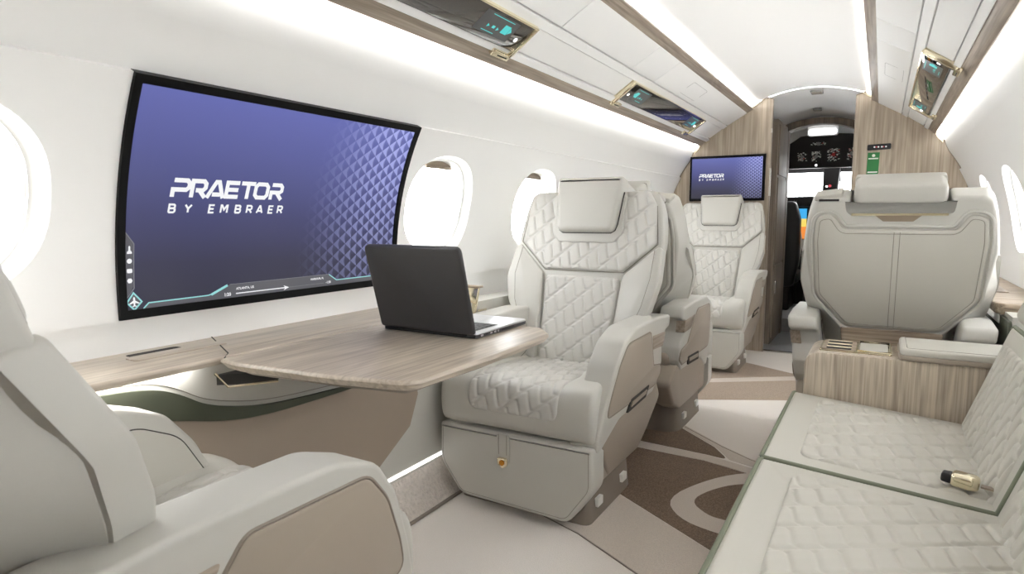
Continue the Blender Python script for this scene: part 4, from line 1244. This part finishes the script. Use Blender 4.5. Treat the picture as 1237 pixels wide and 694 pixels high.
# ------------------------------------------------------------------ sofa
def build_sofa():
    t = thing('sofa', 'pale quilted leather sofa with green piping along right wall', 'sofa', (0.5, 1.5, 0.0))
    box('base', 0.275, 0.80, 0.78, 2.285, 0.0, 0.300, TAUPE, t, 0.015)
    top = lambda x: 0.418 - (x - 0.25) * 0.075
    def fs(x, y, h): return (x, y, top(x) + h)
    for (a, b) in ((1.607, 2.283), (0.80, 1.600)):
        poly = roundpoly([(0.252, a), (0.760, a), (0.760, b), (0.252, b)], [0.012, 0.0, 0.0, 0.012], 4)
        V, Fc = slab_geo(poly, fs, -0.115, 0.0, 0.0, 0.010, 3)
        c = mesh_obj('seat_cushion', V, Fc, SOFA_L, t)
        e0, e1 = a + 0.062, b - 0.055
        quilt('quilted_panel', [(v, l, r_) for v, l, r_ in rrows([(0.330, e0), (0.330, e1)], [(0.735, e0), (0.735, e1)], 0.035)], fs, 165, int(330 * (b - a)), SOFA_L, c,
              0.009, 0.0075, S=0.078, T=0.052, ang=math.radians(38), w=0.0050, edge=0.012)
        pipe = [fs(0.256, b - 0.003, -0.002), fs(0.251, b - 0.012, -0.003), fs(0.251, a + 0.012, -0.003), fs(0.256, a + 0.003, -0.002), fs(0.75, a + 0.001, -0.003)]
        tube('piping', pipe, 0.0058, PIPE, c, 7)
    # back cushions
    A_ = np.array([0.712, 0.372]); D_ = np.array([0.110, 0.335]); L_ = np.linalg.norm(D_); D_ /= L_
    N_ = np.array([-D_[1], D_[0]])
    def fb(y, s, h):
        p = A_ + D_ * s + N_ * h
        return (p[0], y, p[1])
    for (a, b) in ((1.607, 2.283), (0.80, 1.600)):
        poly = roundpoly([(a, -0.06), (b, -0.06), (b, 0.335), (a, 0.335)], [0, 0, 0.02, 0.02], 4)
        V, Fc = slab_geo(poly, fb, -0.085, 0.0, 0.0, 0.014, 3)
        c = mesh_obj('back_cushion', V, Fc, SOFA_L, t)
        quilt('quilted_panel', rrows([(a + .045, -0.03), (a + .045, 0.285)], [(b - .055, -0.03), (b - .055, 0.285)], 0.03), fb, 210, 110, SOFA_L, c,
              0.009, 0.0075, S=0.078, T=0.052, ang=math.radians(42), w=0.0050, edge=0.012)
        tube('piping', [fb(a + 0.001, -0.03, -0.004), fb(a + 0.001, 0.325, -0.004), fb(a + 0.012, 0.334, -0.006), fb(b - 0.012, 0.334, -0.006), fb(b - 0.002, 0.325, -0.006)], 0.0058, PIPE, c, 7)
        V, Fc = slab_geo(roundpoly([(a + .004, 0.350), (b - .02, 0.350), (b - .05, 0.50), (a + .004, 0.50)], 0.03, 4), fb, -0.085, 0.012, 0.0, 0.03, 4)
        mesh_obj('head_roll', V, Fc, SOFA_L, t)
    return t
build_sofa()

sb = thing('seat_belt', 'gold seat belt buckle lying on the sofa cushion', 'seat belt', (0.64, 1.70, 0.40))
ang = math.radians(12)
bo = Vector((0.668, 1.690, 0.413))
bx = Vector((math.cos(ang), -math.sin(ang), -0.06)).normalized(); by = Vector((math.sin(ang), math.cos(ang), 0)); bz = bx.cross(by)
def fbk_(a, b, h):
    p = bo + bx * a + by * b + bz * h
    return tuple(p)
V, Fc = slab_geo(roundpoly([(-0.026, -0.019), (0.014, -0.022), (0.028, -0.013), (0.028, 0.013), (0.014, 0.022), (-0.026, 0.019)], 0.010, 4), fbk_, -0.014, 0.016, 0.007, 0.010, 4)
mesh_obj('buckle', V, Fc, GOLD, sb)
V, Fc = slab_geo(roundpoly([(-0.044, -0.013), (-0.022, -0.018), (-0.022, 0.018), (-0.044, 0.013)], 0.006, 3), fbk_, -0.011, 0.010, 0.005, 0.006, 3)
mesh_obj('release_button', V, Fc, BLACK, sb)
V, Fc = slab_geo([(0.030, -0.008), (0.080, -0.009), (0.080, 0.009), (0.030, 0.008)], fbk_, -0.004, 0.000)
mesh_obj('strap', V, Fc, SHADE, sb)

# ------------------------------------------------------------------ console
def build_console():
    t = thing('console', 'veneered console cabinet between the sofa and the seat back', 'console', (0.55, 2.45, 0.0))
    x0, x1, y0, y1, zt = 0.278, 0.86, 2.292, 2.540, 0.556
    poly = roundpoly([(x0, 0.0), (x1, 0.0), (x1, zt), (x0, zt)], [0.0, 0, 0, 0.05], 6)
    V, Fc = slab_geo(poly, fY, y0, y1, 0.006, 0.006, 2)
    mesh_obj('cabinet', V, Fc, WOOD_C, t)
    # gold organiser tray
    ta, tb_, tc, td = 0.318, 0.530, 2.335, 2.525
    fr = slab('gold_tray', [(ta, tc), (tb_, tc), (tb_, td), (ta, td)], fZ, zt - 0.002, zt + 0.004, GOLD, t, 0, 0.002, 2, r=0.01)
    slab('tray_plate', [(ta + .006, tc + .006), (0.425, tc + .006), (0.425, td - .006), (ta + .006, td - .006)], fZ, zt + 0.0035, zt + 0.006, WOOD_X, t, r=0.008)
    for y in (2.352, 2.408, 2.470):
        slab('device_slot', [(ta + .020, y), (0.412, y), (0.412, y + .030), (ta + .020, y + .030)], fZ, zt + 0.0055, zt + 0.0068, GAP, fr, r=0.008)
        tube('slot_rim', [(ta + .020, y + .031, zt + .007), (0.412, y + .031, zt + .007)], 0.003, GOLD, fr, 6)
    slab('catch_all', [(0.436, tc + .010), (tb_ - .012, tc + .010), (tb_ - .012, td - .012), (0.436, td - .012)], fZ, zt + 0.003, zt + 0.0055, LEATHER_B, t, r=0.008)
    tube('tray_rim', [(0.432, tc + .006, zt + .008), (tb_ - .006, tc + .006, zt + .008), (tb_ - .006, td - .006, zt + .008), (0.432, td - .006, zt + .008)], 0.004, GOLD, t, 6, True)
    # padded top
    pad = roundpoly([(0.545, 2.285), (0.86, 2.285), (0.86, 2.538), (0.545, 2.538)], [0.035, 0, 0, 0.025], 5)
    V, Fc = slab_geo(pad, fZ, zt, zt + 0.016, 0.004, 0.004, 2)
    mesh_obj('pad_rim', V, Fc, TAUPE, t)
    V, Fc = slab_geo(inset(pad, 0.004), fZ, zt + 0.016, zt + 0.036, 0.002, 0.010, 3)
    pd = mesh_obj('arm_pad', V, Fc, LEATHER_B, t)
    V, Fc = tube_geo([(a, b, zt + 0.0362) for a, b in inset(pad, 0.022)], 0.0012, 5, True)
    mesh_obj('stitch_line', V, Fc, SEAM, pd)
    return t
build_console()

# ------------------------------------------------------------------ vestibule
V, Fc = grid_geo(lambda u, v: ((-0.75 + 1.5 * u), 4.975 + 0.905 * v, (1.892 - 0.077 * v) - (0.60 + 0.40 * v) * (-0.75 + 1.5 * u) ** 2), 30, 8)
vc = struct(mesh_obj('ceiling', V, Fc, CEILW, None, recalc=False))
for (x, y, a, b) in ((0.03, 5.10, 0.040, 0.055), (-0.005, 5.62, 0.030, 0.035)):
    z = (1.893 - 0.075 * (y - 5) / 0.88)
    t = thing('air_vent', 'larger grey vent in vestibule ceiling' if a > 0.035 else 'smaller grey vent in vestibule ceiling', 'vent', (x, y, z))
    box('vent_frame', x - a, x + a, y - b, y + b, z - 0.012, z - 0.002, GREYV, t, 0.002)
    for k in range(4):
        yy = y - b * 0.7 + k * b * 0.46
        box('vent_slat', x - a * 0.85, x + a * 0.85, yy, yy + 0.006, z - 0.015, z - 0.011, TAUPE_D, t)
struct(box('wall_vestibule_left', -0.75, -0.70, 5.0, 7.6, -0.03, 1.85, WOOD_D))
struct(box('wall_vestibule_right', 0.70, 0.75, 5.0, 7.6, -0.03, 1.85, WHITE))
wr = thing('wardrobe', 'dark veneered wardrobe just past left bulkhead', 'wardrobe', (-0.46, 5.54, 0.0))
box('cabinet', -0.70, -0.235, 5.27, 5.81, 0.0, 1.735, WOOD_D, wr, 0.006)
for z0, z1 in ((0.05, 0.62), (0.64, 1.30), (1.32, 1.70)):
    d = box('door', -0.237, -0.226, 5.31, 5.78, z0, z1, WOOD_D, wr, 0.004)
    if z0 < 0.1: box('handle', -0.228, -0.216, 5.33, 5.36, 0.40, 0.50, CHROME, d, 0.003)
# cockpit door frame with arched head
def arch(x, z0, k): return z0 - k * x * x
xo = np.linspace(-0.29, 0.40, 26)
outer = [(x, arch(x, 1.80, 0.62)) for x in xo]; inner = [(x, arch(x, 1.752, 0.85)) for x in np.linspace(-0.228, 0.36, 26)]
poly = [(-0.29, 0.0)] + outer + [(0.40, 0.0), (0.36, 0.0)] + inner[::-1] + [(-0.228, 0.0)]
struct(slab('door_1', poly, fY, 5.82, 5.92, WOOD_D))
V, Fc = slab_geo([(-0.75, 1.62), (-0.75, 1.90), (0.75, 1.90), (0.75, 1.55), (0.42, 1.64)] + [(x, arch(x, 1.80, 0.62)) for x in np.linspace(0.40, -0.29, 20)], fY, 5.88, 5.90)
struct(mesh_obj('wall_cockpit', V, Fc, WHITE))
struct(box('trim_9', -0.30, 0.45, 5.93, 7.5, -0.03, 0.12, GREYV))
# ------------------------------------------------------------------ cockpit
V, Fc = grid_geo(lambda u, v: (-0.72 + 1.44 * u, 5.90 + 1.0 * v, 1.86 - 0.04 * v - 0.35 * (-0.72 + 1.44 * u) ** 2), 20, 4)
struct(mesh_obj('ceiling', V, Fc, CEILW, None, recalc=False))
t = thing('ceiling_lamp', 'bright oval lamp in cockpit ceiling', 'lamp', (-0.03, 6.55, 1.78))
V, Fc = slab_geo(roundpoly([(-0.145, 1.742), (0.085, 1.742), (0.085, 1.792), (-0.145, 1.792)], 0.025, 5), fY, 6.50, 6.52, 0.0, 0.0)
mesh_obj('diffuser', V, Fc, LAMP, t)
V, Fc = slab_geo(roundpoly([(-0.155, 1.732), (0.095, 1.732), (0.095, 1.86), (-0.155, 1.86)], 0.025, 5), fY, 6.515, 6.56)
mesh_obj('lamp_housing', V, Fc, CEILW, t)

op = thing('overhead_panel', 'black overhead instrument panel seen through the cockpit door', 'instrument panel', (0.0, 6.62, 1.58))
fo = lambda a, b, h: (a, 6.62 - h + (1.74 - b) * 0.25, b)
hood = [(-0.42, 1.455), (0.42, 1.455), (0.42, 1.62), (0.30, 1.74), (0.0, 1.765), (-0.22, 1.745), (-0.32, 1.68), (-0.42, 1.60)]
slab('hood', hood, fo, -0.06, 0.0, DARKP, op, 0, 0.004, 2)
box('roof_mount', -0.35, 0.35, 6.70, 6.76, 1.66, 1.815, CEILW, op)
rng = random.Random(7)
for (a, b, w_, h_) in ((-0.205, 1.560, 0.075, 0.075), (-0.085, 1.560, 0.075, 0.09), (0.060, 1.570, 0.095, 0.11), (0.205, 1.570, 0.06, 0.10), (-0.070, 1.672, 0.12, 0.022)):
    mod = slab('control_module', [(a - w_ * .6, b - h_ * .62), (a + w_ * .6, b - h_ * .62), (a + w_ * .6, b + h_ * .62), (a - w_ * .6, b + h_ * .62)], fo, 0.0, 0.004, BLACK, op)
    W_, R_ = [], []
    for k in range(int(w_ * h_ * 6500) + 6):
        x, z = a + rng.uniform(-.5, .5) * w_, b + rng.uniform(-.5, .5) * h_
        s = rng.uniform(0.003, 0.0075)
        (R_ if rng.random() < 0.12 else W_).append(slab_geo([(x - s, z - s * .5), (x + s, z - s * .5), (x + s, z + s * .5), (x - s, z + s * .5)], fo, 0.004, 0.008))
    for nm, q, m in (('white_switches', W_, WPRINT), ('red_switches', R_, RED)):
        if q:
            V, Fc = join(q); o = mesh_obj(nm, V, Fc, m, mod); o['kind'] = 'stuff'
    V, Fc = lathe_geo([(0.016, 0.0), (0.016, 0.012), (0.010, 0.014)], (0, 0, 0), 'z', 16)
    V = [fo(a + p[0], b + p[1], 0.004 + p[2]) for p in V]
    mesh_obj('rotary_knob', V, Fc, GREYV if a != 0.06 else RED, mod)
slab('clock_light', disc(-0.085, 1.480, 0.010, 12), fo, 0.0, 0.004, LAMP, op)
# windscreen frame
wf = struct(slab('wall_windscreen', [(-0.72, 1.44), (0.72, 1.44), (0.72, 1.90), (-0.72, 1.90)], fY, 7.12, 7.18, DARKP))
slab('centre_pillar', [(-0.045, 1.10), (0.075, 1.10), (0.105, 1.50), (-0.045, 1.50)], fY, 7.02, 7.16, DARKP, wf, 0.01, 0.01, r=0.02)
slab('side_pillar', [(-0.72, 0.9), (-0.52, 0.9), (-0.52, 1.5), (-0.72, 1.5)], fY, 7.1, 7.16, DARKP, wf)
slab('side_pillar', [(0.55, 0.9), (0.72, 0.9), (0.72, 1.5), (0.55, 1.5)], fY, 7.1, 7.16, DARKP, wf)
slab('beacon', disc(0.020, 1.300, 0.014, 10), fY, 7.015, 7.02, REDG, wf)
slab('beacon', disc(-0.008, 1.295, 0.010, 10), fY, 7.015, 7.02, LAMP, wf)
for i, (a, b) in enumerate(((-0.52, -0.045), (0.10, 0.55))):
    w = thing('window_%d' % (wi + i), None, None, ((a + b) / 2, 7.15, 1.3), kind='structure')
    slab('window_pane', [(a, 1.10), (b, 1.10), (b, 1.46), (a, 1.46)], fY, 7.150, 7.154, PANE, w)
    tube('window_frame', [(a, 7.145, 1.19), (b, 7.145, 1.19), (b, 7.145, 1.47), (a, 7.145, 1.47)], 0.012, DARKP, w, 6, True)
ip = thing('instrument_panel', 'black cockpit dashboard with a coloured display', 'instrument panel', (0.0, 7.05, 0.95))
slab('glareshield', [(-0.70, 1.10), (0.70, 1.10), (0.70, 1.205), (-0.70, 1.195)], fY, 6.93, 7.14, DARKP, ip, 0.01, 0.01)
slab('panel_face', [(-0.70, 0.12), (0.70, 0.12), (0.70, 1.11), (-0.70, 1.11)], fY, 7.0, 7.10, BLACK, ip)
for (a, b) in ((-0.30, -0.17), (-0.14, 0.0), (0.03, 0.16), (0.2, 0.33)):
    d = slab('display', [(a - .01, 0.76), (b + .01, 0.76), (b + .01, 1.09), (a - .01, 1.09)], fY, 6.99, 7.0, BEZEL, ip)
    slab('sky_field', [(a, 0.98), (b, 0.98), (b, 1.08), (a, 1.08)], fY, 6.988, 6.99, BLUEG, d)
    slab('amber_field', [(a, 0.90), (b, 0.90), (b, 0.98), (a, 0.98)], fY, 6.988, 6.99, YELG, d)
    slab('ground_field', [(a, 0.78), (b, 0.78), (b, 0.90), (a, 0.90)], fY, 6.988, 6.99, ORANGEG, d)
V, Fc = text_geo('1:24', fY, -0.31, 1.135, 0.035, 6.928)
mesh_obj('panel_lettering', V, Fc, GREYV, ip)
ps_ = thing('pilot_seat', 'black pilot seat with white fleece, left side of cockpit', 'seat', (-0.36, 6.45, 0.1))
slab('seat_back', [(-0.55, 0.35), (-0.205, 0.35), (-0.165, 0.60), (-0.165, 0.98), (-0.21, 1.14), (-0.50, 1.14), (-0.56, 0.9)], fY, 6.36, 6.50, BLACK, ps_, 0.03, 0.03, r=0.06)
box('seat_pan', -0.54, -0.17, 6.45, 6.92, 0.38, 0.48, BLACK, ps_, 0.03)
box('pedestal', -0.46, -0.24, 6.45, 6.85, 0.12, 0.38, BLACK, ps_, 0.02)
slab('fleece_cover', [(-0.52, 0.50), (-0.18, 0.50), (-0.15, 0.75), (-0.20, 1.05), (-0.50, 1.05)], fY, 6.50, 6.53, SHEEP, ps_, 0.01, 0.01, r=0.06)
yk = thing('control_yoke', 'pale control yoke beside the pilot seat', 'yoke', (-0.10, 6.75, 0.65))
tube('yoke_horn', [(-0.17, 6.72, 0.78), (-0.15, 6.72, 0.68), (-0.08, 6.74, 0.62), (0.0, 6.72, 0.68), (0.02, 6.72, 0.78)], 0.022, SHEEP, yk, 10)
tube('yoke_column', [(-0.12, 6.74, 0.62), (-0.14, 6.90, 0.45), (-0.14, 6.93, 0.12)], 0.022, BLACK, yk, 10)
pdst = thing('centre_pedestal', 'black throttle pedestal between the cockpit seats', 'pedestal', (0.05, 6.6, 0.12))
box('pedestal_body', 0.06, 0.24, 6.20, 6.98, 0.12, 0.46, BLACK, pdst, 0.02)
for x in (0.12, 0.17):
    tube('throttle_lever', [(x, 6.5, 0.46), (x, 6.46, 0.58)], 0.010, SILVER, pdst, 8)
struct(box('floor', -0.75, 0.75, 5.0, 7.6, -0.06, -0.03, DARKP))
